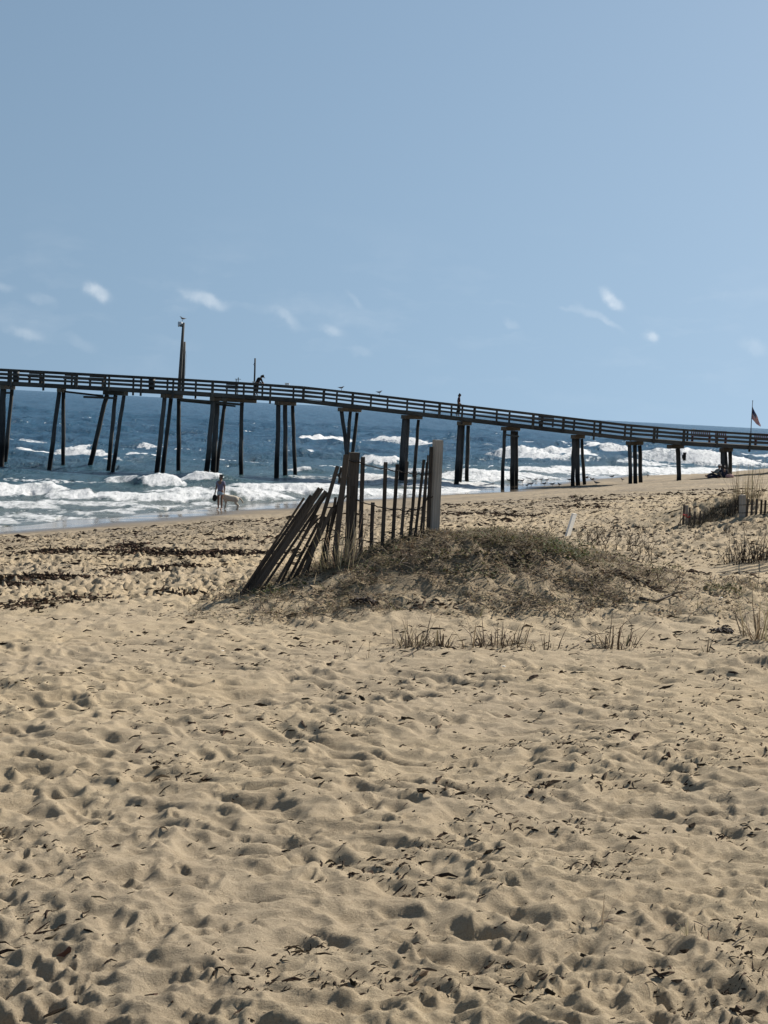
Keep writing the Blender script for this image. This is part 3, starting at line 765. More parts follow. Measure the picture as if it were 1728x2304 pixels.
# little double post with a cross bar
pb = at(533, 862, PY + 4.75); e = empty('rod_rack', (pb.x, pb.y, deckz(pb.x))); tag(e, 'small post frame with a cross bar behind the pier rail', 'post frame')
zt = at(533, 853, PY + 4.75).z
for dx, dz in ((-.06, 0), (.09, .13)):
    b = MB(); b.beam((pb.x + dx, pb.y, deckz(pb.x)), (pb.x + dx, pb.y, zt + dz), .06, .06, (0, 1, 0)); b.build('post', M['pile'], e)
b = MB(); b.beam((pb.x - .16, pb.y - .05, zt), (pb.x + .30, pb.y - .05, zt), .03, .035); b.build('cross_bar', M['pile'], e)
# white notice boxes on the rail
def white_box(u, v, w, h, label):
    p = at(u, v, PY - .02); e = empty('notice_box', (p.x, p.y, railz(p.x) + .006)); tag(e, label, 'box', 'white boxes on the pier rail')
    z0 = railz(p.x) + .008
    b = MB(); b.box((p.x, p.y, z0 + h / 2), (w, .2, h)); b.build('body', M['white'], e); b = MB(); b.box((p.x, p.y, z0 + h + .012), (w + .03, .24, .022)); b.build('lid', M['white'], e)
white_box(646, 866, .30, .12, 'white box on the pier rail where the deck starts to slope down')
white_box(1561, 966, .2, .04, 'flat white box on the pier rail left of the flag')

# flag
fb0 = at(1688, 990, PY - .12); ft0 = at(1693.5, 903, PY - .12)
flag = empty('flag', (fb0.x, fb0.y, fb0.z)); tag(flag, 'small drooping stars and stripes flag on a pole at the pier rail', 'flag')
b = MB(); fpole_b = at(1688, 1006, PY - .12); b.tube([fpole_b, fb0.lerp(ft0, .5), ft0], [.035, .03, .022], 7); b.build('flag_pole', M['pile'], flag, True)
b = MB(); b.sphere(ft0 + Vector((0, 0, .03)), .04, 8, 6); b.build('finial', M['pile'], flag)
ha = at(1693, 914, PY - .12); hb = at(1691.6, 942, PY - .12)
def flag_pt(s, t):               # s along the fly, t down the hoist
    a0 = ha.lerp(hb, t)
    tip_top = at(1711.5, 955, PY - .2); tip_bot = at(1710, 960, PY - .2)
    e0 = tip_top.lerp(tip_bot, t)
    p = a0.lerp(e0, s); sag = math.sin(s * math.pi) * .10
    p.z += (.10 - .5 * t) * sag; p.y += .10 * math.sin(s * 9 + t * 2.5) * (.3 + s)
    return p
fabric_r = plain('flag_red', (.42, .05, .06), .9, .1); fabric_w = plain('flag_white', (.62, .60, .60), .9, .05); fabric_b = plain('flag_blue', (.02, .03, .10), .9, .1)
def cloth(name, s0, s1, t0, t1, mat, off=0.0):
    b = MB(); n = 8; vs = []
    for k in range(n + 1):
        s = s0 + (s1 - s0) * k / n
        for t in (t0, t1):
            for o_ in (-.006 - off, .006 + off): vs.append(flag_pt(s, t) + Vector((0, o_, 0)))
    fs = []
    for k in range(n):
        a = 4 * k; c = 4 * k + 4
        fs += [(a, a + 2, c + 2, c), (a + 1, c + 1, c + 3, a + 3), (a, c, c + 1, a + 1), (a + 2, a + 3, c + 3, c + 2)]
    fs += [(0, 1, 3, 2), (4 * n, 4 * n + 2, 4 * n + 3, 4 * n + 1)]
    b._add(vs, fs); return b.build(name, mat, flag, True)
for k in range(13):
    cloth('stripe', .42 if k < 7 else 0, 1, k / 13, (k + 1) / 13, fabric_r if k % 2 == 0 else fabric_w)
can = cloth('canton', 0, .42, 0, 7 / 13, fabric_b)
for r_ in range(5):
    for c_ in range(6):
        p = flag_pt(.035 + .063 * c_, (.06 + .10 * r_)); b = MB()
        vs = []
        for sgn in (-1,):
            for q_ in range(10):
                a = math.pi / 2 + q_ * math.pi / 5; rr = .024 if q_ % 2 == 0 else .010
                vs.append(p + Vector((rr * math.cos(a), -.010, rr * math.sin(a))))
        b._add(vs, [tuple(range(10))]); b.build('star', fabric_w, can, base=base_of(flag))

# ------------------------------------------------------------------ people
def hand(verts, edges, wrist, d, side):
    d = Vector(d).normalized(); side = Vector(side).normalized(); w = Vector(verts[wrist][:3])
    palm = w + d * .07; verts.append((*palm, (.030, .018))); pi_ = len(verts) - 1; edges.append((wrist, pi_))
    for k, (o_, l_) in enumerate(((-.027, .06), (-.009, .072), (.009, .068), (.027, .052))):
        a = palm + side * o_ + d * .035; c = a + d * l_ * .9 + Vector((0, .012, 0))
        verts.append((*a, .010)); verts.append((*c, .008)); n = len(verts); edges.append((pi_, n - 2)); edges.append((n - 2, n - 1))
    a = w + d * .03 - side * .035; c = a + d * .045 - side * .012
    verts.append((*a, .012)); verts.append((*c, .009)); n = len(verts); edges.append((wrist, n - 2)); edges.append((n - 2, n - 1))
def person(loc, rz, joints, label, mats, hair_kind='long', legs='bare', cap=None, scale=1.0, sleeves='short', grp=None):
    e = empty('person', loc, rz); e.scale = (scale,) * 3; tag(e, label, 'person', grp)
    J = {k: Vector(v) for k, v in joints.items()}
    V = []; E = []; I = {}
    def add(k, p, r, to=None):
        V.append((*p, r)); I[k] = len(V) - 1
        if to is not None: E.append((I[to], I[k]))
    add('pelvis', J['pelvis'], (.145, .105)); add('waist', J['pelvis'].lerp(J['chest'], .45), (.12, .09), 'pelvis'); add('chest', J['chest'], (.155, .105), 'waist')
    add('neck', J['neck'], .052, 'chest'); add('jaw', J['neck'].lerp(J['head'], .55), (.058, .066), 'neck'); add('head', J['head'], (.078, .095), 'jaw')
    up = (J['head'] - J['neck']).normalized(); add('crown', J['head'] + up * .075, (.055, .065), 'head')
    fwd = J.get('face', Vector((0, -1, 0))).normalized()
    add('nose', J['head'] + fwd * .112 - up * .015, .011, 'head')
    for s in 'LR':
        add('sh' + s, J['sh' + s], .058, 'chest'); add('el' + s, J['el' + s], .042, 'sh' + s); add('wr' + s, J['wr' + s], .027, 'el' + s)
        add('hip' + s, J['hip' + s], .092, 'pelvis'); add('kn' + s, J['kn' + s], .058, 'hip' + s); add('calf' + s, J['kn' + s].lerp(J['an' + s], .35), .056, 'kn' + s)
        add('an' + s, J['an' + s], .036, 'calf' + s)
        ft = J['toe' + s]; add('toe' + s, ft, (.042, .028), 'an' + s)
        d = J['wr' + s] - J['el' + s]; hand(V, E, I['wr' + s], d, Vector((0, 1, 0)) if abs(d.normalized().y) < .8 else Vector((1, 0, 0)))
    skin('body', mats['skin'], e, V, E, 2)
    # shirt
    g = .018
    W_ = J['pelvis'].lerp(J['chest'], -.02)
    sv = [(*W_, (.15 + g, .115 + g)), (*J['pelvis'].lerp(J['chest'], .5), (.128 + g, .10 + g)), (*J['chest'], (.158 + g, .112 + g)), (*J['chest'].lerp(J['neck'], .72), (.07, .065))]
    se = [(0, 1), (1, 2), (2, 3)]
    for s in 'LR':
        n = len(sv); sv.append((*J['sh' + s], .062 + g)); se.append((2, n))
        if sleeves == 'short': sv.append((*J['sh' + s].lerp(J['el' + s], .62), .056 + g)); se.append((n, n + 1))
        else:
            sv.append((*J['el' + s], .046 + g)); se.append((n, n + 1)); sv.append((*J['el' + s].lerp(J['wr' + s], .95), .034 + g)); se.append((n + 1, n + 2))
    skin('shirt', mats['shirt'], e, sv, se, 2, 1)
    pv = [(*J['pelvis'].lerp(J['chest'], .14), (.14 + g, .105 + g)), (*J['pelvis'], (.152 + g, .115 + g))]; pe = [(0, 1)]
    for s in 'LR':
        n = len(pv); pv.append((*J['hip' + s], .10 + g)); pe.append((1, n))
        if legs == 'bare': pv.append((*J['hip' + s].lerp(J['kn' + s], .45), .092 + g)); pe.append((n, n + 1))
        else:
            pv.append((*J['kn' + s], .066 + g)); pe.append((n, n + 1)); pv.append((*J['kn' + s].lerp(J['an' + s], .4), .06 + g)); pe.append((n + 1, n + 2))
            pv.append((*J['kn' + s].lerp(J['an' + s], .95), .05 + g)); pe.append((n + 2, n + 3))
    skin('shorts' if legs == 'bare' else 'trousers', mats['legs'], e, pv, pe, 2, 1)
    h = J['head']
    hv = [(*(h + up * .085), (.075, .085)), (*(h + up * .02 - fwd * .035), (.092, .098)), (*(h - up * .09 - fwd * .07), (.075, .06))]
    he = [(0, 1), (1, 2)]
    if hair_kind == 'long':
        hv += [(*(h - up * .24 - fwd * .085), (.065, .045)), (*(h - up * .36 - fwd * .08), (.03, .025))]; he += [(2, 3), (3, 4)]
    if hair_kind == 'curly':
        hv += [(*(h - up * .12 - fwd * .10), (.08, .06))]; he += [(2, 3)]
    skin('hair', mats['hair'], e, hv, he, 2, 1)
    sd_ = fwd.cross(up).normalized()
    for s in (-1, 1):
        b = MB(); b.sphere(h + fwd * .082 + sd_ * .033 * s + up * .012, .011, 6, 5); b.build('eye', M['dark'], e, True, base=Vector((0, 0, 0)))
        b = MB(); b.sphere(h + sd_ * .086 * s - up * .005, (.02, .02, .03), 6, 5); b.build('ear', mats['skin'], e, True, base=Vector((0, 0, 0)))
    if cap is not None:
        b = MB(); b.sphere(h + up * .06 - fwd * .01, (.108, .108, .085), 12, 8); b.build('cap', cap, e, True, base=Vector((0, 0, 0)))
        b = MB(); c0 = h + fwd * .125 + up * .045; b.box(c0, (.16, .16, .014), fwd.to_track_quat('Y', 'Z').to_matrix()); b.build('cap_brim', cap, e, base=Vector((0, 0, 0)))
    return e
STAND = dict(pelvis=(0, 0, .94), chest=(0, 0, 1.28), neck=(0, 0, 1.45), head=(0, -.01, 1.58), shL=(.17, 0, 1.37), shR=(-.17, 0, 1.37), elL=(.215, .02, 1.10), elR=(-.23, .02, 1.10),
             wrL=(.225, -.03, .85), wrR=(-.25, -.04, .86), hipL=(.09, 0, .86), hipR=(-.09, 0, .86), knL=(.09, -.01, .48), knR=(-.08, -.02, .48), anL=(.09, .02, .085), anR=(-.085, .02, .085),
             toeL=(.10, -.12, .035), toeR=(-.10, -.13, .035))
wp = hit(494, 1147)
person((wp.x, wp.y, wp.z - .01), R(-20), dict(STAND, face=(.35, -1, -.25), head=(.02, -.03, 1.575)), 'person in lavender shirt and pale denim shorts standing by the dog at the surf',
       dict(skin=M['skin_tan'], shirt=M['lavender'], legs=M['denim'], hair=M['hair']))
# dark bag in the hand
bp_ = Vector((wp.x - .25, wp.y - .05, wp.z + .72)); e = empty('hand_bag', tuple(bp_ - Vector((0, 0, .28)))); tag(e, 'dark soft bag hanging from the beach walker\'s hand', 'bag')
b = MB(); b.tube([bp_ + Vector((0, 0, -.30)), bp_ + Vector((-.01, 0, -.22)), bp_ + Vector((0, 0, -.06)), bp_ + Vector((.01, 0, .0))], [.06, .12, .11, .07], 9); b.build('bag_body', M['black'], e, True)
b = MB(); b.tube([bp_ + Vector((-.06, 0, 0)), bp_ + Vector((-.02, 0, .11)), bp_ + Vector((.06, 0, 0))], .012, 5); b.build('strap', M['black'], e)
# the dog
dp = hit(516, 1145); dp.y -= .40; dp.x += .10
dog = empty('dog', (dp.x + .02, dp.y, ground(dp.x, dp.y) - .005), R(14)); tag(dog, 'large cream dog standing beside the person at the surf edge', 'dog')
DV = [(.26, 0, .55, (.125, .14)), (.0, 0, .54, (.135, .155)), (-.26, 0, .54, (.135, .17)), (-.40, .0, .67, (.085, .10)), (-.47, 0, .79, (.085, .09)), (-.58, -.03, .765, (.052, .05)), (-.66, -.04, .75, (.036, .032)),
      (.37, 0, .585, (.05, .05)), (.47, 0, .53, .036), (.55, 0, .42, .04), (.60, 0, .31, .022)]
DE = [(0, 1), (1, 2), (2, 3), (3, 4), (4, 5), (5, 6), (0, 7), (7, 8), (8, 9), (9, 10)]
for s in (-1, 1):
    n = len(DV); DV += [(-.29, .10 * s, .44, .075), (-.25, .105 * s, .33, .048), (-.285 + .03 * s, .105 * s, .18, .034), (-.29 + .03 * s, .105 * s, .05, .032), (-.345 + .03 * s, .105 * s, .03, .034)]
    DE += [(2, n), (n, n + 1), (n + 1, n + 2), (n + 2, n + 3), (n + 3, n + 4)]
    n = len(DV); DV += [(.27, .10 * s, .45, .09), (.20 + .03 * s, .11 * s, .34, .066), (.35 + .04 * s, .11 * s, .20, .034), (.325 + .04 * s, .11 * s, .05, .031), (.26 + .04 * s, .11 * s, .03, .034)]
    DE += [(0, n), (n, n + 1), (n + 1, n + 2), (n + 2, n + 3), (n + 3, n + 4)]
skin('body', M['dogfur'], dog, DV, DE, 2, 1)
for s in (-1, 1):
    b = MB(); b.sphere((-.455, .085 * s, .80), (.035, .018, .065), 8, 6); b.build('ear', M['dogfur'], dog, True, base=Vector((0, 0, 0)))
    b = MB(); b.sphere((-.535, -.03 + .045 * s, .81), .012, 6, 5); b.build('eye', M['dark'], dog, True, base=Vector((0, 0, 0)))
b = MB(); b.sphere((-.695, -.045, .765), .02, 6, 5); b.build('nose', M['dark'], dog, True, base=Vector((0, 0, 0)))
# person walking on the ramp
x = at(1031, 930, PY + 1.7).x
person((x, PY + 1.7, deckz(x)), R(90), dict(STAND, head=(0, -.05, 1.575), neck=(0, -.02, 1.45), face=(0, -1, -.15), elL=(.19, .10, 1.12), wrL=(.17, -.08, .96), elR=(-.20, .10, 1.12), wrR=(-.17, -.08, .98), knL=(.09, -.10, .49), anL=(.09, .02, .09), toeL=(.09, -.11, .04),
       knR=(-.08, .04, .49), anR=(-.08, .17, .12), toeR=(-.08, .06, .04)), 'person with curly brown hair and a dark top walking on the pier ramp',
       dict(skin=M['skin_tan'], shirt=M['burgundy'], legs=M['black'], hair=M['brownhair']), 'curly', 'long')
# person bowed over the rail
x = at(577, 880, PY + .75).x; z = deckz(x)
person((x, PY + .75, z), R(62), dict(pelvis=(0, 0, .92), chest=(0, -.20, 1.20), neck=(0, -.34, 1.33), head=(0, -.46, 1.395), face=(0, -.8, -.6), shL=(.17, -.24, 1.26), shR=(-.17, -.24, 1.26), elL=(.23, -.32, 1.0), elR=(-.23, -.30, 1.0),
       wrL=(.13, -.50, .93), wrR=(-.13, -.50, .93), hipL=(.09, 0, .85), hipR=(-.09, .0, .85), knL=(.10, -.03, .47), knR=(-.10, .02, .47), anL=(.10, .05, .085), anR=(-.10, .10, .085), toeL=(.10, -.09, .035), toeR=(-.10, -.04, .035)),
       'person in black with a dark cap bowed over the pier rail', dict(skin=M['skin_tan'], shirt=M['black'], legs=M['black'], hair=M['hair']), 'short', 'long', M['black'], sleeves='long')
# two people sitting on the sand under the pier
SIT = dict(pelvis=(0, 0, .13), chest=(0, -.06, .46), neck=(0, -.11, .62), head=(0, -.17, .74), face=(0, -1, -.2), shL=(.17, -.08, .54), shR=(-.17, -.08, .54), elL=(.26, -.25, .36), elR=(-.26, -.25, .36), wrL=(.14, -.42, .42), wrR=(-.14, -.42, .42),
           hipL=(.10, -.04, .12), hipR=(-.10, -.04, .12), knL=(.13, -.42, .40), knR=(-.13, -.42, .40), anL=(.12, -.60, .07), anR=(-.12, -.60, .07), toeL=(.13, -.73, .04), toeR=(-.13, -.73, .04))
def site(u, v):
    p = hit(u, v); return p
p = at(1628, 1090, 98.5); p.z = ground(p.x, p.y)
person((p.x, p.y, p.z - .02), R(185), dict(SIT), 'person in a navy top sitting hunched on the sand under the pier', dict(skin=M['skin_tan'], shirt=M['navy'], legs=M['navy'], hair=M['hair']), 'short', 'long', None, 1.12, 'long')
p = at(1617, 1086, 99.6); p.z = ground(p.x, p.y)
person((p.x, p.y, p.z - .02), R(-78), dict(SIT, knL=(.13, -.46, .14), knR=(-.13, -.44, .30), anL=(.12, -.86, .09), anR=(-.12, -.80, .10), toeL=(.13, -.90, .22), toeR=(-.13, -.86, .22), head=(0, -.02, .78), neck=(0, -.03, .64), chest=(0, .02, .46)),
       'person in grey green top and white cap sitting with stretched legs', dict(skin=M['skin_tan'], shirt=M['greygreen'], legs=M['navy'], hair=M['brownhair']), 'short', 'long', M['white'], 1.15, 'long')
p = at(1641, 1088, 98.3); p.z = ground(p.x, p.y)
e = empty('beach_bag', tuple(p)); tag(e, 'dusty pink beach bag on the sand beside the sitting people', 'bag')
b = MB(); b.tube([p + Vector((-.28, 0, .10)), p + Vector((-.18, 0, .13)), p + Vector((.15, 0, .14)), p + Vector((.27, 0, .10))], [.07, .14, .14, .07], 10); b.build('bag_body', M['pinkbag'], e, True)
b = MB(); b.tube([p + Vector((-.12, 0, .24)), p + Vector((0, 0, .36)), p + Vector((.12, 0, .24))], .014, 5); b.build('handle', M['pinkbag'], e)

# ------------------------------------------------------------------ gulls
def gull_proto():
    e = empty('gull', (0, 0, 0))
    skin('body', M['gull'], e, [(0, 0, .17, (.055, .06)), (-.10, 0, .175, (.05, .052)), (-.20, 0, .19, (.022, .014)), (-.28, 0, .20, (.02, .008)), (.08, 0, .20, (.048, .05)), (.115, 0, .255, (.028, .03)), (.13, 0, .285, (.034, .036))],
         [(0, 1), (1, 2), (2, 3), (0, 4), (4, 5), (5, 6)], 1)
    b = MB(); b.tube([(.155, 0, .285), (.185, 0, .281), (.21, 0, .272)], [.013, .010, .003], 6); b.build('beak', M['beak'], e)
    for s in (-1, 1):
        b = MB(); b.tube([(0, .03 * s, .13), (.01, .03 * s, .06), (0, .03 * s, .0)], .008, 5); b.build('leg', M['beak'], e)
        b = MB(); vs = [(.09, .055 * s, .21), (.03, .062 * s, .225), (-.10, .055 * s, .215), (-.27, .018 * s, .205), (-.12, .062 * s, .165), (.03, .068 * s, .165), (.0, .074 * s, .195), (-.1, .068 * s, .19)]
        b._add(vs, [(0, 1, 6, 5), (1, 2, 7, 6), (2, 3, 7), (3, 4, 7), (4, 5, 6, 7)] if s > 0 else [(5, 6, 1, 0), (6, 7, 2, 1), (7, 3, 2), (7, 4, 3), (7, 6, 5, 4)]); b.build('wing', M['gull'], e)
    return e
def copy_thing(o, skip=()):
    c = o.copy(); COL.objects.link(c)
    for ch in o.children:
        if ch.name.split('.')[0] in skip: continue
        d = ch.copy(); COL.objects.link(d); d.parent = c
    return c
proto = gull_proto(); used = [False]
def gull(loc, rz, label, grp, sc=1.0):
    g = proto if not used[0] else copy_thing(proto); used[0] = True
    g.location = loc; g.rotation_euler = (0, 0, rz); g.scale = (sc,) * 3; tag(g, label, 'bird', grp); return g
p = at(410.5, 722.5, PY + 4.8); gull(tuple(p + Vector((0, 0, -.02))), R(220), 'gull perched on top of the round lamp head', 'gulls on the pier', 1.25)
for (u, lab) in ((768, 'gull on the sloping pier rail, the left one of two'), (854, 'gull on the sloping pier rail, the right one of two')):
    x = at(u, 880, PY).x; gull((x, PY - .02, railz(x) + .005), R(15), lab, 'gulls on the pier', 1.1)
ords = ['first', 'second', 'third', 'fourth', 'fifth', 'sixth', 'seventh', 'eighth', 'ninth', 'tenth', 'eleventh', 'twelfth', 'thirteenth', 'fourteenth', 'fifteenth', 'sixteenth', 'seventeenth', 'eighteenth', 'nineteenth', 'twentieth', 'twenty-first']
gp = sorted([(1107, 1095), (1143, 1086), (1165, 1086), (1175, 1087), (1188, 1083), (1206, 1084), (1218, 1084), (1231, 1085), (1186, 1097), (1195, 1095), (1225, 1095), (1243, 1095), (1258, 1095), (1341, 1093), (1377, 1078), (1400, 1084), (1457, 1075), (1282, 1085)])
for i, (u, v) in enumerate(gp):
    p = hit(u, v); gull((p.x, p.y, p.z - .004), random.choice((0, R(180))) + R(random.uniform(-50, 50)), 'small gull on the wet sand by the pier piles, %s from the left' % ords[i], 'gulls resting on the wet sand', random.uniform(1.0, 1.3))
# two gulls just opening their wings
for (u, v, lab) in ((1332, 1082, 'gull with outspread wings low over the wet sand right of the three piles'), (1319, 1078, 'gull with raised wings just touching the right edge of the three piles')):
    p = at(u, v, 112); g = copy_thing(proto, ('wing', 'leg')); g.location = (p.x, p.y, p.z - .1); g.rotation_euler = (0, 0, R(200)); g.scale = (1.2,) * 3
    tag(g, lab, 'bird', 'gulls taking off from the wet sand')
    for s in (-1, 1):
        b = MB(); vs = [(.08, .04 * s, .21), (-.05, .05 * s, .21), (.06, .26 * s, .30), (-.07, .24 * s, .30), (-.08, .52 * s, .28), (-.12, .48 * s, .28), (.02, .15 * s, .28)]
        b._add(vs + [Vector(q) + Vector((0, 0, -.012)) for q in vs], [(0, 1, 3, 2), (2, 3, 5, 4), (9, 10, 8, 7), (11, 12, 10, 9), (0, 2, 9, 7), (2, 4, 11, 9), (1, 8, 10, 3), (3, 10, 12, 5), (4, 5, 12, 11)]); b.build('spread_wing', M['gull'], g, base=Vector((0, 0, 0)))

# ------------------------------------------------------------------ the broken sand fence in front
fence = empty('sand_fence', (0, 15.2, 3.6)); tag(fence, 'broken dark slat and wire sand fence between two posts, left end leaning over', 'fence')
def Zu(u): return 15.05 + (u - 545) / 440 * .35
def slat(u0, v0, u1, v1, wpx, tilt=0.0, dY0=0.0, dY1=0.0, par=None, mat=None, thick=.010, name='slat', ext=26):
    du, dv = u1 - u0, v1 - v0; L_ = math.hypot(du, dv); u1 += du / L_ * ext; v1 += dv / L_ * ext
    Yb = Zu(u1) + dY1
    p1 = at(u1, v1, Yb); p0 = at(u0, v0, Yb + dY0); w = wpx * Yb / FPX
    ang = random.uniform(-.35, .35) + tilt; up = Vector((math.sin(ang), math.cos(ang), 0))
    b = MB(); mid = p0.lerp(p1, .5) + Vector((random.uniform(-.006, .006), random.uniform(-.006, .006), 0))
    b.beam(p0, mid, w, thick, up); b.beam(mid + (mid - p1) * 0.0, p1, w, thick, up)
    o = b.build(name, mat or M['slat'], par or fence); return p0, p1
S3 = lambda x, y: (700 + x / 3.77, 820 + y / 3.77)
S6 = lambda x, y: (500 + x / 2.9625, 960 + y / 2.9625)
for (x0, y0, x1, y1, w) in ((440, 785, 420, 1580, 36), (524, 1170, 513, 1545, 33), (632, 828, 604, 1520, 33), (732, 845, 693, 1510, 31), (815, 822, 765, 1450, 27), (884, 905, 838, 1445, 27),
                            (957, 808, 882, 1450, 25), (984, 830, 928, 1440, 20), (992, 770, 950, 1460, 15), (1020, 698, 993, 1440, 32)):
    slat(*S3(x0, y0), *S3(x1, y1), w / 3.77)
for (x0, y0, x1, y1, w) in ((300, 765, 195, 1680, 50), (317, 955, 300, 1650, 26)):
    slat(*S3(x0, y0), *S3(x1, y1), w / 3.77, 0, 0, -.10)
slat(*S3(358, 1030), *S3(355, 1640), 34 / 3.77, 0, 0, -.16)
for (x0, y0, x1, y1, w, d0, d1) in ((600, 520, 205, 1112, 16, -.05, .10), (675, 470, 392, 1045, 16, .04, .0), (690, 600, 480, 1005, 17, .02, .03), (812, 300, 742, 930, 18, .02, .04), (792, 430, 655, 935, 17, .05, .05), (770, 262, 562, 975, 26, .05, -.05), (757, 470, 690, 900, 19, 0, 0), (722, 560, 668, 850, 17, .0, .03), (546, 475, 122, 1118, 15, -.1, .12), (592, 456, 136, 1122, 18, -.08, .08),
                                (648, 408, 160, 1118, 23, -.06, .04), (668, 412, 190, 1108, 18, -.04, .0), (690, 428, 222, 1100, 20, -.02, -.03), (702, 440, 262, 1092, 18, 0, -.05), (632, 590, 352, 1062, 20, .0, -.02),
                                (640, 640, 440, 1026, 19, 0, 0), (648, 690, 508, 978, 17, 0, .03), (662, 650, 543, 972, 21, .0, .05), (735, 540, 540, 975, 24, .02, -.08)):
    slat(*S6(x0, y0), *S6(x1, y1), w / 2.9625, random.uniform(-.25, .25), d0, d1)
# broken stub of slat against the surf
slat(*S6(792, 270), *S6(778, 378), 14 / 2.9625, ext=0); slat(*S6(768, 320), *S6(792, 360), 10 / 2.9625, ext=0)
def post(u0, v0, u1, v1, wpx, mat, yaw, dY=0.0, wob=.004, par=None, ext=30):
    Yb = Zu(u1) + dY; du, dv = u1 - u0, v1 - v0; L_ = math.hypot(du, dv); u1 += du / L_ * ext; v1 += dv / L_ * ext
    p0 = at(u0, v0, Yb); p1 = at(u1, v1, Yb); w = wpx * Yb / FPX
    b = MB(); up = (math.sin(yaw), math.cos(yaw), 0); n = 5
    b.beam(p1, p0, w, w, up)
    # weathered, slightly bevelled top
    b.build('post', mat, par or fence)
post(797.5, 1018, 786, 1256, 21, M['oldpost'], R(-12), .05)
post(985.5, 990, 976, 1207, 18.5, M['greypost'], R(-22), .02)
def wire(pts, par, dY=-.025, r=.0068):
    P = [at(u, v, Zu(u) + dY) for u, v in pts]; out_ = []
    for i in range(len(P) - 1):
        n = 5
        for k in range(n):
            t = k / n; q = P[i].lerp(P[i + 1], t); q.z -= .012 * math.sin(math.pi * t); q += Vector((random.uniform(-.004, .004), random.uniform(-.008, .008), random.uniform(-.004, .004))); out_.append(q)
    out_.append(P[-1]); b = MB(); b.tube(out_, r, 5); b.build('wire', M['wire'], par)
wire([S6(*q) for q in ((830, 215), (915, 235), (1000, 262), (1100, 280), (1180, 293), (1230, 305), (1310, 314), (1360, 310), (1395, 300))], fence)
wire([S6(*q) for q in ((560, 690), (640, 620), (700, 540), (780, 518), (830, 455), (900, 485), (1000, 518), (1090, 540), (1180, 552), (1260, 556), (1330, 538), (1370, 465), (1410, 463))], fence)
wire([S6(*q) for q in ((410, 720), (500, 690), (570, 688), (640, 610))], fence, -.06)
wire([S6(*q) for q in ((480, 870), (560, 800), (680, 745), (760, 720), (860, 740), (920, 745), (1000, 762), (1060, 770))], fence)
wire([S6(*q) for q in ((745, 330), (790, 300), (830, 270))], fence)

# ------------------------------------------------------------------ fences further right
def picket(par, u0, v0, u1, v1, wpx, Y, mat=None, thick=.012, name='slat'):
    p1 = at(u1, v1, Y); p0 = at(u0, v0, Y); p1 = p1 + (p1 - p0).normalized() * .15; ang = random.uniform(-.3, .3)
    b = MB(); b.beam(p0, p1, wpx * Y / FPX, thick, (math.sin(ang), math.cos(ang), 0)); b.build(name, mat or M['slat'], par)
S5 = lambda x, y: (1500 + x / 7.276, 1090 + y / 7.276)
hb_ = hit(*S5(330, 690)); f2 = empty('sand_fence', (hb_.x, hb_.y, hb_.z - .1)); Yf = hb_.y
tag(f2, 'short remnant of sand fence with red tape on the beach at right', 'fence', 'sand fence remnants')
for (x0, y0, x1, y1, w) in ((290, 335, 265, 700, 36), (378, 375, 372, 680, 32), (462, 445, 455, 600, 26), (552, 430, 545, 560, 26), (615, 440, 605, 540, 18)):
    picket(f2, *S5(x0, y0), *S5(x1, y1), w / 7.276, Yf)
picket(f2, *S5(330, 340), *S5(325, 690), 44 / 7.276, Yf + .12, M['greypost'], .05, 'post')
picket(f2, *S5(240, 370), *S5(225, 640), 9 / 7.276, Yf); picket(f2, *S5(300, 480), *S5(170, 690), 12 / 7.276, Yf); picket(f2, *S5(230, 650), *S5(110, 700), 12 / 7.276, Yf - .05)
b = MB(); b.tube([at(*S5(*q), Yf - .03) for q in ((262, 490), (300, 500), (345, 490), (310, 520), (350, 540), (385, 520))], .014, 5); b.build('tape', M['tape'], f2)
hb_ = hit(*S5(1240, 545)); f3 = empty('sand_fence', (hb_.x, hb_.y, hb_.z - .1)); Yf = hb_.y
tag(f3, 'row of sand fence pickets half buried in the right dune beside a grey post', 'fence', 'sand fence remnants')
picket(f3, *S5(1245, 170), *S5(1238, 535), 82 / 7.276, Yf + .03, M['greypost'], .09, 'post')
for (x0, y0, x1, y1, w) in ((1125, 255, 1120, 540, 24), (1085, 290, 1080, 500, 24), (1182, 190, 1175, 545, 34), (1330, 240, 1305, 540, 46), (1400, 240, 1385, 545, 44), (1480, 235, 1460, 540, 46), (1555, 250, 1540, 530, 40), (1620, 255, 1605, 530, 40),
                            (1690, 255, 1680, 530, 40), (1765, 250, 1755, 530, 40), (1840, 250, 1835, 530, 40), (1915, 250, 1910, 530, 40), (1045, 330, 1040, 470, 20), (1000, 350, 995, 460, 20)):
    picket(f3, *S5(x0, y0), *S5(x1, y1), w / 7.276 * .85, Yf + (.0 if x0 > 1200 else .25))
for yv in (330, 460):
    b = MB(); b.tube([at(*S5(xx, yv + 8 * math.sin(xx)), Yf - .02) for xx in (1100, 1240, 1400, 1550, 1700, 1850, 1920)], .006, 5); b.build('wire', M['wire'], f3)
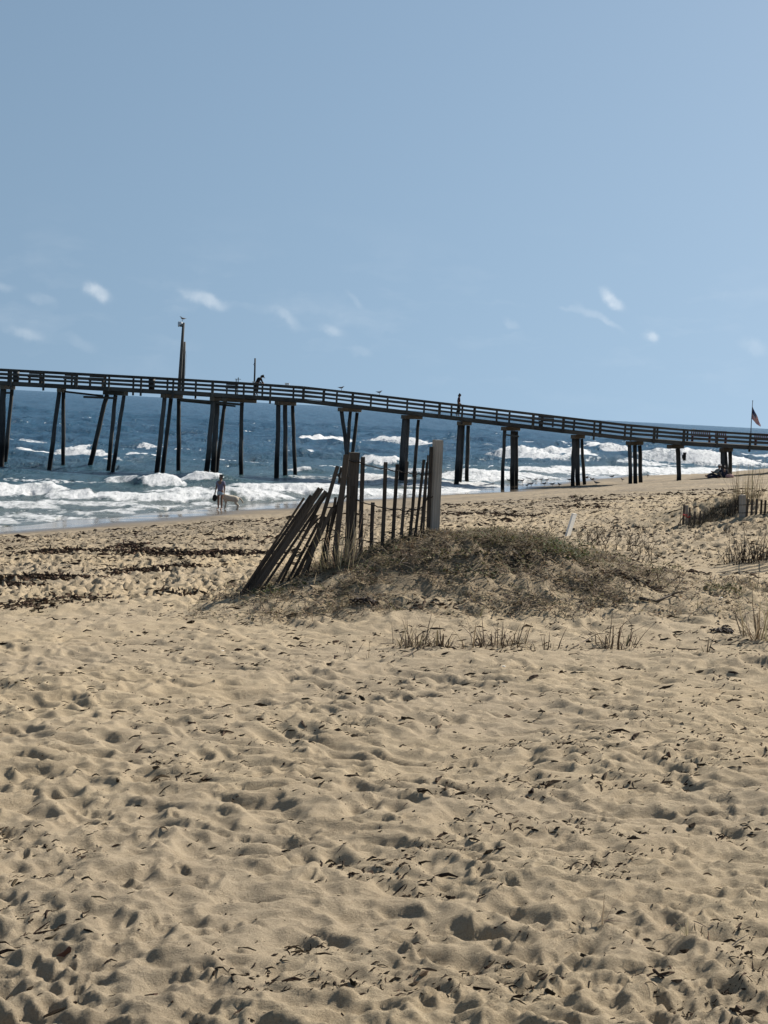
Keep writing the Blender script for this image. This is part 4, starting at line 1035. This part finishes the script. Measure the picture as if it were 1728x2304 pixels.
# fence just beyond the right picture edge, whose shadow falls across the path
hb_ = hit(1741, 1282); f4 = empty('sand_fence', (hb_.x, hb_.y, hb_.z - .1)); tag(f4, 'sand fence at the right edge whose picket shadows fall across the pale path', 'fence', 'sand fence remnants')
for k in range(24):
    kk = (k // 4) * .30 + (k % 4) * .045; x = hb_.x + .25 * kk; y = hb_.y - .1 + kk
    z = ground(x, y); b = MB(); ang = R(-49) + random.uniform(-.25, .25); b.beam((x + .03, y, z + random.uniform(1.0, 1.25) * (1 if k % 8 < 4 else .8)), (x, y, z - .1), .05, .012, (math.sin(ang), math.cos(ang), 0)); b.build('slat', M['slat'], f4)
for dz in (.25, .6):
    b = MB(); b.tube([(hb_.x + .25 * k - .02, hb_.y - .1 + k, ground(hb_.x + .25 * k, hb_.y - .1 + k) + dz) for k in (0, .6, 1.2, 1.85)], .006, 5); b.build('wire', M['wire'], f4)
# tilted white marker
p1 = hit(1272, 1210); wm = empty('white_marker_post', tuple(p1)); tag(wm, 'tilted white marker board sticking up behind the mound', 'marker post')
b = MB(); a = at(1277, 1206, p1.y); t = at(1292, 1157, p1.y); ya = R(-64); upv = (math.sin(ya), math.cos(ya), 0)
b.beam(a + (a - t) * .35, t, .20, .034, upv); b.build('board', M['white'], wm)
b = MB(); dd = (t - a).normalized(); b.beam(t + dd * .001, t + dd * .010, .204, .038, upv); b.build('cap', M['white'], wm)

# ------------------------------------------------------------------ plants
def jit(c, v=.3):
    k = 1 + random.uniform(-v, v); return tuple(max(0, q * k * (1 + random.uniform(-.08, .08))) for q in c)
DRY = (.25, .195, .125); BROWN = (.125, .092, .06); OLIVE = (.12, .11, .05); GREEN = (.065, .075, .028); STRAW = (.36, .29, .19); DARKST = (.045, .033, .024)
def clump(u, v, n, Lh, spread, cols, label, w=.010, name='grass_clump', rad=.12, droop=.35, cat='grass clump', grp='dry beach grass clumps', messy=.7, hitp=None):
    p = hitp or hit(u, v); e = empty(name, tuple(p)); tag(e, label, cat, grp)
    b = MB()
    for k in range(int(n * .95) if n > 6 else n):
        a = random.uniform(0, 2 * math.pi); r_ = rad * math.sqrt(random.random())
        q = Vector((p.x + r_ * math.cos(a) * 1.3, p.y + r_ * math.sin(a), 0)); q.z = ground(q.x, q.y) - .02
        az = a + random.uniform(-1.2, 1.2); tl = spread * random.choice((.3, .6, 1, 1.6)) * random.uniform(.6, 1.2)
        d = Vector((math.cos(az) * tl, math.sin(az) * tl, 1))
        L_ = Lh * random.uniform(.35, 1.1); side = Vector((-math.sin(az + random.uniform(-1, 1)), math.cos(az), 0)).normalized()
        kink = (random.choice((2, 3)), Vector((random.uniform(-1, 1), random.uniform(-1, 1), random.uniform(-1.4, .1)))) if random.random() < messy else None
        b.blade(q, d, L_, w * random.uniform(.6, 1.3), droop * random.uniform(.3, 1.6), side, 5, jit(random.choice(cols)), kink)
    tag(b.build('blades', M['veg'], e, colors=True), kind='stuff')
    # withered sheath fragments at the foot
    b = MB()
    for k in range(max(6, n // 3)):
        a = random.uniform(0, 2 * math.pi); r_ = rad * 1.9 * math.sqrt(random.random()); x, y = p.x + r_ * 1.4 * math.cos(a), p.y + r_ * math.sin(a)
        az = random.uniform(0, 6.3); b.blade((x, y, ground(x, y) + .006), (math.cos(az), math.sin(az), random.uniform(.0, .3)), random.uniform(.05, .16), w * 1.3, .15, Vector((-math.sin(az), math.cos(az), 0.3)), 3, jit(random.choice((BROWN, DRY, DARKST))))
    tag(b.build('litter', M['veg'], e, colors=True), kind='stuff')
    return e
def near_fence(u, v, Y):
    p = at(u, v, Y); return Vector((p.x, p.y, ground(p.x, p.y)))
C1 = (DRY, BROWN, DARKST, DARKST)
clump(936, 1462, 52, .34, .75, C1, 'brown grass clump on the sand, leftmost of the row below the mound', rad=.10)
clump(993, 1464, 36, .28, .9, C1, 'brown grass clump beside the leftmost clump of the row below the mound', rad=.08)
clump(1118, 1460, 60, .32, .8, C1, 'bent brown grass clump in the middle of the row below the mound', rad=.13, messy=.6)
clump(905, 1452, 14, .30, .9, C1, 'sparse brown stalks at the left end of the row below the mound', rad=.08, messy=.6)
clump(1060, 1464, 18, .26, 1.0, C1, 'low tangled stalks left of the bent middle clump', rad=.10, messy=.7)
clump(1160, 1452, 12, .24, .9, C1, 'few stalks just right of the bent middle clump', rad=.08, messy=.6)
clump(1226, 1466, 20, .22, .8, C1, 'sparse low grass clump right of the bent middle clump', rad=.09)
clump(1382, 1456, 50, .40, .8, C1, 'brown grass clump standing alone right of centre below the mound', rad=.14)
clump(1590, 1470, 5, .26, .45, (DARKST, BROWN), 'single forked dark stem on the smooth sand at right', rad=.015, w=.011, messy=0, name='withered_plant', cat='dead plant')
clump(1706, 1445, 70, .55, .7, (STRAW, DRY, BROWN), 'pale bent grass clump at the right picture edge', rad=.12, w=.011, messy=.7)
clump(1722, 1330, 20, .50, .8, (BROWN, DARKST), 'dark arching grass clump at the right edge above the pale clump', rad=.12, w=.008)
clump(1668, 1268, 95, .55, .5, (DARKST, (.03, .022, .016)), 'dense dark grass clump beside the picket shadows', rad=.17, w=.011, messy=.45)
clump(1722, 1262, 50, .50, .6, (DARKST, BROWN), 'dark broken grass clump right of the dense dark clump', rad=.12, w=.012, messy=.7)
clump(1680, 1128, 100, .80, .40, (DRY, BROWN, STRAW, OLIVE), 'tall upright grass tuft on top of the right dune', rad=.22, w=.010, droop=.2, messy=.12)
clump(1645, 1200, 10, .35, .5, (BROWN, DARKST), 'thin dark stems on the sand in front of the picket row', rad=.08)
clump(1608, 1140, 14, .35, .9, (DRY, OLIVE), 'small arching grass tuft on the shoulder of the right dune', rad=.12)
clump(772, 1268, 90, .56, .45, (STRAW, (.42, .35, .24), DRY), 'pale dry grass growing round the foot of the dark fence post', rad=.20, w=.010, droop=.35, messy=.3, hitp=near_fence(772, 1270, 14.75))
clump(735, 1280, 22, .30, .8, (BROWN, DRY), 'brown dry grass at the foot of the tilted slats', rad=.16, w=.007, hitp=near_fence(735, 1280, 14.8))
clump(890, 1232, 16, .34, .8, (STRAW, DRY), 'pale grass tuft at the feet of the middle slats', rad=.14, w=.007, droop=.7, hitp=near_fence(890, 1232, 14.9))
clump(540, 1345, 14, .26, .8, (BROWN, DRY), 'thin dry stalks at the foot of the leaning slats', rad=.14, w=.005)
clump(1570, 2130, 20, .12, .9, (STRAW, DRY), 'small straw coloured grass tuft on the sand at lower right', rad=.06, w=.004)
clump(1347, 2115, 2, .20, .25, (STRAW,), 'single pale grass stalk on the sand at lower right', rad=.01, w=.004, name='grass_stalk', cat='grass stalk', messy=0)
clump(690, 1395, 10, .28, .9, (BROWN, DRY, STRAW), 'few crooked dry stalks on the slope below the fence', rad=.18, w=.006)
clump(605, 1400, 8, .22, .9, (BROWN, DRY), 'bent dry stalks on the sand below the leaning slats', rad=.16, w=.006)
clump(765, 1480, 7, .22, .9, (BROWN, DRY), 'scraggly stalks on the sand left of the grass row', rad=.16, w=.005)
clump(832, 1485, 7, .20, .9, (BROWN, DRY), 'low scraggly stalks just left of the grass row', rad=.14, w=.005)
# twiggy shrubs at the right end of the mound
def shrub(u, v, n, Lh, spread, label, col=(.075, .055, .04), leaves=0):
    p = hit(u, v); e = empty('twiggy_shrub', tuple(p)); tag(e, label, 'shrub', 'bare twiggy shrubs on the mound'); b = MB(); lf = MB()
    def grow(q, d, L_, r_, lev):
        mid = q + d * L_ * .5 + Vector((random.uniform(-1, 1), random.uniform(-1, 1), random.uniform(-.5, 1))) * L_ * .07; end = q + d * L_
        b.tube([q, mid, end], [r_, r_ * .8, r_ * .55], 4, False, jit(col))
        if lev > 0:
            for k in range(random.choice((2, 3))):
                dd = (d + Vector((random.uniform(-.7, .7), random.uniform(-.7, .7), random.uniform(-.1, .6)))).normalized(); grow(q.lerp(end, random.uniform(.45, 1)), dd, L_ * random.uniform(.5, .8), r_ * .6, lev - 1)
    for k in range(n):
        a = random.uniform(0, 6.28); x, y = p.x + random.uniform(-.25, .25) * spread, p.y + random.uniform(-.18, .18)
        d = Vector((math.cos(a) * .8 + .25, math.sin(a) * .5, random.uniform(.8, 1.4))).normalized(); grow(Vector((x, y, ground(x, y) - .02)), d, Lh * random.uniform(.28, .5), .0048, 2)
    tag(b.build('twigs', M['veg'], e, colors=True), kind='stuff')
shrub(1330, 1235, 13, .55, 1.4, 'bare brown shrub just right of the white marker post'); shrub(1400, 1245, 13, .58, 1.4, 'tall bare brown shrub at the right end of the mound')
shrub(1440, 1268, 9, .42, 1.2, 'low bare shrub on the right foot of the mound'); shrub(1205, 1200, 7, .42, 1.0, 'few bare twigs on the mound left of the white marker post'); shrub(1280, 1222, 8, .34, 1.0, 'low twigs at the foot of the white marker post')
shrub(1500, 1325, 6, .30, 1.0, 'small crooked twigs on the sand right of the mound')

# creeping cover of the mound: twigs, runners, dead leaves, green leaves
tw = MB(); lv = MB()
def _mpts(n):
    x = RNG.uniform(-1.9, 5.2, n * 14); y = RNG.uniform(13.0, 16.8, n * 14); mz = mound(x, y)
    nse = pnoise(x * 1.6, y * 2.2, 201); keep = RNG.random(n * 14) < np.minimum(1, .95 * np.maximum(mz, 0) ** .5 + .015) * np.maximum(.28, .62 + 1.5 * nse)
    keep &= ~((x > 2.3) & (y > 15.95 - .12 * (x - 2.3))) & ((x < 2.6) | (RNG.random(n * 14) < .5))
    return list(zip(x[keep].tolist(), y[keep].tolist(), mz[keep].tolist()))
_mp = _mpts(28000); _mi = [0]
def mound_pt():
    _mi[0] = (_mi[0] + 1) % len(_mp); return _mp[_mi[0]]
for k in range(19000):
    x, y, mz = mound_pt(); az = random.uniform(0, 6.28); z = ground(x, y)
    L_ = random.uniform(.05, .22); tone = jit(random.choice((BROWN, DARKST, DRY, BROWN, OLIVE, DRY, (.2, .165, .12))), .35)
    tw.blade((x, y, z + random.uniform(-.005, .03)), (math.cos(az), math.sin(az) * .7, random.uniform(-.1, .75)), L_, random.uniform(.004, .010), random.uniform(.1, .8), Vector((-math.sin(az), math.cos(az), random.uniform(-.5, .5))).normalized(), 3, tone)
for k in range(9500):
    x, y, mz = mound_pt(); z = ground(x, y); s = random.uniform(.010, .026)
    gn = float(pnoise(np.array([x * 1.1 + 5]), np.array([y * 1.3]), 202)[0])
    top = mz > .35
    col = jit(GREEN if (gn > .22 and top) else (OLIVE if gn > -.02 and top else random.choice((BROWN, DARKST, DRY))), .35)
    az = random.uniform(0, 6.28); d = Vector((math.cos(az), math.sin(az), random.uniform(-.2, .9))).normalized(); sd2 = d.cross(Vector((random.uniform(-.4, .4), random.uniform(-.4, .4), 1))).normalized()
    c0 = Vector((x, y, z + random.uniform(.0, .06))); n3 = d.cross(sd2)
    lv._add([c0 - d * s, c0 + sd2 * s * .55 + n3 * s * .15, c0 + d * s, c0 - sd2 * s * .55 + n3 * s * .15], [(0, 1, 2), (0, 2, 3)], col)
def leaf_patch(u, v, n, ru, rv, hgt, cols):
    for k in range(n):
        a = random.uniform(0, 6.28); r_ = math.sqrt(random.random()); p = hit(u + ru * r_ * math.cos(a), v + rv * r_ * math.sin(a)); s = random.uniform(.012, .03)
        az = random.uniform(0, 6.28); d = Vector((math.cos(az), math.sin(az), random.uniform(-.1, 1.0))).normalized(); sd2 = d.cross(Vector((random.uniform(-.5, .5), random.uniform(-.5, .5), 1))).normalized()
        c0 = p + Vector((0, 0, random.uniform(0, hgt))); n3 = d.cross(sd2)
        lv._add([c0 - d * s, c0 + sd2 * s * .6 + n3 * s * .15, c0 + d * s, c0 - sd2 * s * .6 + n3 * s * .15], [(0, 1, 2), (0, 2, 3)], jit(random.choice(cols), .3))
leaf_patch(1280, 1240, 420, 62, 22, .08, (GREEN, GREEN, OLIVE, (.10, .13, .06))); leaf_patch(1180, 1200, 220, 60, 10, .06, (OLIVE, GREEN)); leaf_patch(598, 1338, 130, 44, 9, .06, (GREEN, (.12, .15, .035), OLIVE))
leaf_patch(660, 1325, 70, 30, 8, .05, (GREEN, OLIVE)); leaf_patch(1480, 1285, 200, 60, 14, .06, (OLIVE, OLIVE, BROWN)); leaf_patch(1625, 1335, 160, 46, 9, .06, (OLIVE, GREEN, BROWN)); leaf_patch(1010, 1260, 130, 70, 14, .05, (OLIVE, BROWN))
leaf_patch(1065, 1300, 160, 80, 18, .05, (OLIVE, GREEN, BROWN)); leaf_patch(850, 1245, 120, 50, 10, .06, (OLIVE, GREEN, BROWN)); leaf_patch(1160, 1262, 260, 90, 14, .06, (DARKST, BROWN, OLIVE))
def fringe(u0, v0, u1, v1, n, Lh, cols, spread=8):     # short tufty grass along the skyline of the mound
    for k in range(n):
        t = random.random(); p = hit(u0 + (u1 - u0) * t, v0 + (v1 - v0) * t + random.uniform(-spread, spread)); az = random.uniform(0, 6.28)
        tw.blade(p + Vector((0, 0, -.01)), (math.cos(az) * .7, math.sin(az) * .7, 1), Lh * random.uniform(.4, 1.2), .005, random.uniform(.2, .9), Vector((-math.sin(az), math.cos(az), 0)), 4, jit(random.choice(cols)))
fringe(1010, 1215, 1160, 1200, 260, .07, (OLIVE, DRY, BROWN)); fringe(1160, 1200, 1260, 1212, 240, .08, (OLIVE, GREEN, DRY)); fringe(1300, 1232, 1420, 1280, 200, .10, (OLIVE, BROWN)); fringe(1420, 1272, 1500, 1300, 160, .10, (OLIVE, DRY))
fringe(1590, 1322, 1680, 1345, 140, .12, (OLIVE, DRY, GREEN)); fringe(1530, 1150, 1720, 1110, 300, .16, (OLIVE, BROWN, DARKST, DRY), 14); fringe(1545, 1184, 1665, 1140, 1900, .20, (DARKST, (.035, .028, .02), (.022, .026, .016)), 13)
fringe(1640, 1190, 1728, 1182, 300, .10, (BROWN, DARKST), 8)
o = tw.build('dune_ground_cover', M['veg'], None, colors=True, base=Vector((0, 0, 0))); tag(o, 'tangle of dry creeping stems and short grass covering the mound', 'ground cover', kind='stuff')
o = lv.build('dune_leaf_cover', M['veg'], None, colors=True, base=Vector((0, 0, 0))); tag(o, 'small dead and green leaves of the creeping plants on the mound', 'leaves', kind='stuff')

# ------------------------------------------------------------------ wrack, litter, sticks
wr = MB()
def wrack(path, n, thick, size, dense=1.0):
    P = [hit(u, v) for u, v in path]
    for k in range(n):
        i = random.randrange(len(P) - 1); t = random.random(); q = P[i].lerp(P[i + 1], t)
        
        if random.random() > .5 + 1.5 * (float(pnoise(np.array([q.x * 1.3]), np.array([q.y * .9]), 310)[0]) + .25): continue
        q.x += random.gauss(0, thick * .8); q.y += random.gauss(0, thick * .7); z = ground(q.x, max(q.y, 3)); az = random.uniform(0, 6.28)
        c = jit(random.choice(((.062, .040, .027), (.085, .056, .038), (.12, .082, .055), (.04, .027, .02))), .3); L_ = size * random.uniform(.3, 1.3)
        d = Vector((math.cos(az), math.sin(az), random.uniform(-.05, .2))); pts = [Vector((q.x, q.y, z + .005))]
        for s in range(2): d = (d + Vector((random.uniform(-.6, .6), random.uniform(-.6, .6), random.uniform(-.3, .3)))).normalized(); pts.append(pts[-1] + d * L_ * .5)
        for p in pts: p.z = max(p.z, ground(p.x, p.y) + .004)
        wr.tube(pts, [L_ * .10, L_ * .17, L_ * .06], 4, False, c)
wrack([(60, 1247), (152, 1246), (260, 1240), (307, 1249), (362, 1251), (470, 1251), (524, 1247), (610, 1247)], 4200, .30, .085); wrack([(260, 1238), (340, 1226)], 320, .2, .09)
wrack([(-20, 1311), (90, 1309), (181, 1303), (253, 1291), (343, 1285), (430, 1280)], 3200, .22, .075); wrack([(-20, 1319), (60, 1322)], 300, .2, .08); wrack([(-20, 1369), (72, 1370), (108, 1361), (174, 1350), (210, 1358)], 600, .26, .06)
wrack([(500, 1217), (600, 1218)], 420, .3, .10); wrack([(495, 1180), (600, 1178)], 260, .3, .10); wrack([(995, 1158), (1085, 1158), (1200, 1165)], 1500, .3, .09); wrack([(1010, 1140), (1050, 1138)], 70, .25, .18); wrack([(1270, 1140), (1360, 1147)], 380, .4, .12)
wrack([(1465, 1114), (1565, 1115)], 900, .3, .10); wrack([(1560, 1106), (1730, 1102)], 420, .5, .12); wrack([(1300, 1128), (1420, 1126)], 120, .4, .18); wrack([(370, 1338), (480, 1340)], 130, .25, .10); wrack([(1270, 1196), (1480, 1200)], 200, .5, .1)
wrack([(1382, 1300), (1450, 1320)], 160, .12, .07); wrack([(925, 1370), (1040, 1362)], 60, .1, .06)
# fragments over the whole beach, thicker in patches
cnt = 0; _q = 0
_ly = RNG.uniform(3.2 ** .42, 58 ** .42, 150000) ** (1 / .42); _lx = RNG.uniform(-.36, .40, 150000) * _ly
_ok = shore_s(_lx, _ly) > 7; _lx = _lx[_ok]; _ly = _ly[_ok]
_ln = pnoise(_lx * .9, _ly * .9, 301) + .25 * sstep(-.05, .15, _lx / _ly); _lf = pnoise(_lx * 3.5, _ly * 3.5, 302)
while cnt < 34000:
    k_ = cnt % 30000
    if _q >= len(_lx): break
    x, y, nse, nfine = float(_lx[_q]), float(_ly[_q]), float(_ln[_q]), float(_lf[_q]); _q += 1
    if random.random() > (.09 + 26 * max(0, nse + .05) * max(0, nfine + .04) + (.45 * max(0, nfine + .1) if 11.2 < y < 15 and x > -.9 else 0) if y < 19 else .45 + 1.2 * max(0, nfine)): continue
    cnt += 1; z = ground(x, y); k = .45 + y / 18; az = random.gauss(.75, .55); L_ = random.uniform(.012, .05) * k * (2.0 if random.random() < .10 else 1)
    c = jit(random.choice(((.025, .018, .013), (.045, .032, .022), (.08, .058, .04), (.03, .022, .016))), .3); d = Vector((math.cos(az), math.sin(az), random.uniform(-.1, .35)))
    a = Vector((x, y, z + .001)); side_ = Vector((-d.y, d.x, random.uniform(0, .5)))
    if random.random() < .45:
        r_ = L_ * random.uniform(.12, .27) * (1 if y < 16 else .8); jv = lambda: Vector((random.uniform(-.5, .5), random.uniform(-.5, .5), random.uniform(-.1, .5))) * r_
        wr.tube([a - d * r_ * random.uniform(.8, 1.8) + jv(), a + jv() * .6, a + d * r_ * random.uniform(.9, 2.2) + jv()], [r_ * random.uniform(.2, .6), r_ * random.uniform(.5, .9), r_ * random.uniform(.1, .4)], 4 if y < 9 else 3, True, c)
    else:
        bow = random.uniform(-.25, .25) * L_; q1 = a + d * L_ * .35 + side_ * bow * .8; q2 = a + d * L_ * .7 + side_ * bow
        q2.z = max(q2.z, ground(q2.x, q2.y)); e_ = a + d * L_ * 1.25; e_.z = max(e_.z - .3 * L_, ground(e_.x, e_.y) - .002)
        f_ = (1.0 if y < 16 else 1.7) * random.uniform(.065, .14) * L_
        if y < 8: wr.tube([a, q1, q2, e_], [f_ * .6, f_, f_ * .9, f_ * .3], 4, True, c)
        else: wr.tube([a, q1.lerp(q2, .5), e_], [f_ * .6, f_, f_ * .3], 3, True, c)
_fy = RNG.uniform(19 ** .5, 57 ** .5, 40000) ** 2; _fx = RNG.uniform(-.31, .33, 40000) * _fy
_fn = pnoise(_fx * 2.2, _fy * 1.6, 305); _fk = (shore_s(_fx, _fy) > 8) & (RNG.random(40000) < .25 + .9 * np.clip(_fn, 0, 1))
for x, y in list(zip(_fx[_fk].tolist(), _fy[_fk].tolist()))[:12000]:
    L_ = random.uniform(.018, .075); az = random.uniform(0, 6.28); z = ground(x, y); d = Vector((math.cos(az), math.sin(az), random.uniform(-.1, .3)))
    wr.tube([Vector((x, y, z + .004)), Vector((x, y, z + .012)) + d * L_], [L_ * random.uniform(.1, .22), L_ * .07], 3, True, jit(random.choice(((.06, .043, .03), (.09, .066, .045), (.035, .026, .019))), .3))
o = wr.build('seaweed_wrack', M['debris'], None, colors=True, base=Vector((0, 0, 0))); tag(o, 'dark seaweed wrack and reed fragments strewn over the sand', 'seaweed', kind='stuff')
# countable finds
def stick(pts, r_, label):
    P = [hit(u, v) for u, v in pts]
    for p in P: p.z += r_ * 1.4
    e = empty('driftwood_stick', tuple(P[0])); tag(e, label, 'stick', 'driftwood sticks'); b = MB(); n = len(P); b.tube(P, [r_ * (1 - .55 * i / (n - 1)) for i in range(n)], 7)
    b.build('stem', M['stick'], e, True)
    b = MB(); k = P[n // 2]; b.tube([k, k + Vector((.05, -.06, .04)), k + Vector((.12, -.10, .05))], [r_ * .6, r_ * .45, r_ * .2], 5); b.build('side_twig', M['stick'], e, True)
stick([(1437, 1362), (1475, 1366), (1510, 1362), (1543, 1354)], .017, 'longest dark stick lying on the sand right of the mound'); stick([(1330, 1350), (1345, 1352), (1420, 1334)], .008, 'thin crooked stick left of the longest stick')
stick([(1385, 1300), (1430, 1320), (1470, 1338), (1500, 1346)], .010, 'long pale twig slanting down the right slope of the mound'); stick([(1572, 1195), (1580, 1205), (1586, 1214)], .012, 'short pale stick in front of the red taped fence')
stick([(880, 1500), (930, 1482), (900, 1470)], .006, 'curved twig on the sand under the leftmost grass clump'); stick([(1285, 1462), (1330, 1440)], .007, 'thin twig between the grass clumps below the mound')
stick([(1524, 1460), (1560, 1462), (1640, 1452), (1725, 1454)], .005, 'very thin long twig on the sand at the right edge')
def lump_(u, v, rx, ry, rz, mat, name, label, cat, seed):
    p = hit(u, v); e = empty(name, tuple(p)); tag(e, label, cat); b = MB(); rnd = random.Random(seed)
    for k in range(46):
        a = rnd.uniform(0, 6.28); r_ = math.sqrt(rnd.random()); q = p + Vector((rx * r_ * math.cos(a), ry * r_ * math.sin(a), rz * (1 - r_ * r_) * rnd.uniform(.3, 1))); d = Vector((rnd.uniform(-1, 1), rnd.uniform(-1, 1), rnd.uniform(-.2, .3))).normalized() * rx * .3
        b.tube([q - d, q + Vector((0, 0, rz * .2)), q + d], [rx * .04, rx * .09, rx * .03], 5)
    b.build('strands', mat, e, True)
DW = plain('dark_weed', (.030, .018, .013), .7)
lump_(1626, 1431, .10, .07, .025, DW, 'seaweed_clump', 'oval dark seaweed clump on the smooth sand at right', 'seaweed', 1); lump_(1634, 1415, .035, .03, .015, DW, 'seaweed_clump', 'small dark seaweed bit above the oval clump at right', 'seaweed', 2)
lump_(820, 1367, .13, .06, .04, DW, 'seaweed_clump', 'dark weed tuft on the sand slope under the fence', 'seaweed', 3)
# rust coloured leaf
p = hit(147, 2172); e = empty('dead_leaf', tuple(p)); tag(e, 'rust brown dead leaf standing up in the sand at lower left', 'leaf'); b = MB()
for k in (0, 1):
    b._add([p + Vector((-.03, 0 + .003 * k, .0)), p + Vector((-.008, .008 + .003 * k, .012)), p + Vector((.006, .012 + .003 * k, .028)), p + Vector((.016, .004 + .003 * k, .026)), p + Vector((.013, .0 + .003 * k, -.004))], [(0, 1, 2, 3, 4)] if k == 0 else [(4, 3, 2, 1, 0)])
b.build('blade', M['leafdark'], e)
b = MB(); b.tube([p + Vector((.013, .001, -.006)), p + Vector((.0, .007, .006)), p + Vector((.008, .010, .028))], .0015, 5); b.build('midrib', M['leafdark'], e)
# shells
for (u, v, lab) in ((500, 1471, 'tiny white shell on the sand left of the slope below the fence'), (1132, 1518, 'tiny white shell on the sand below the middle grass clump'), (1563, 1242, 'white shell fragment on the beach in front of the red taped fence'), (548, 1692, 'tiny pale shell on the rippled sand left of centre'),
                    (1622, 1351, 'white shell bits beside the green tuft at right'), (1450, 1886, 'tiny white shell on the sand at lower right')):
    p = hit(u, v); e = empty('shell', tuple(p)); tag(e, lab, 'shell', 'white shells on the sand'); r_ = .010 * (p.y / 12 + .4); b = MB()
    b.sphere(p + Vector((0, 0, r_ * .3)), (r_ * 1.2, r_, r_ * .45), 8, 6); b.build('shell_half', M['shell'], e, True)
    b = MB(); b.tube([p + Vector((-r_, 0, r_ * .3)), p + Vector((-r_ * 1.5, 0, r_ * .4))], [r_ * .4, r_ * .15], 6); b.build('hinge', M['shell'], e, True)
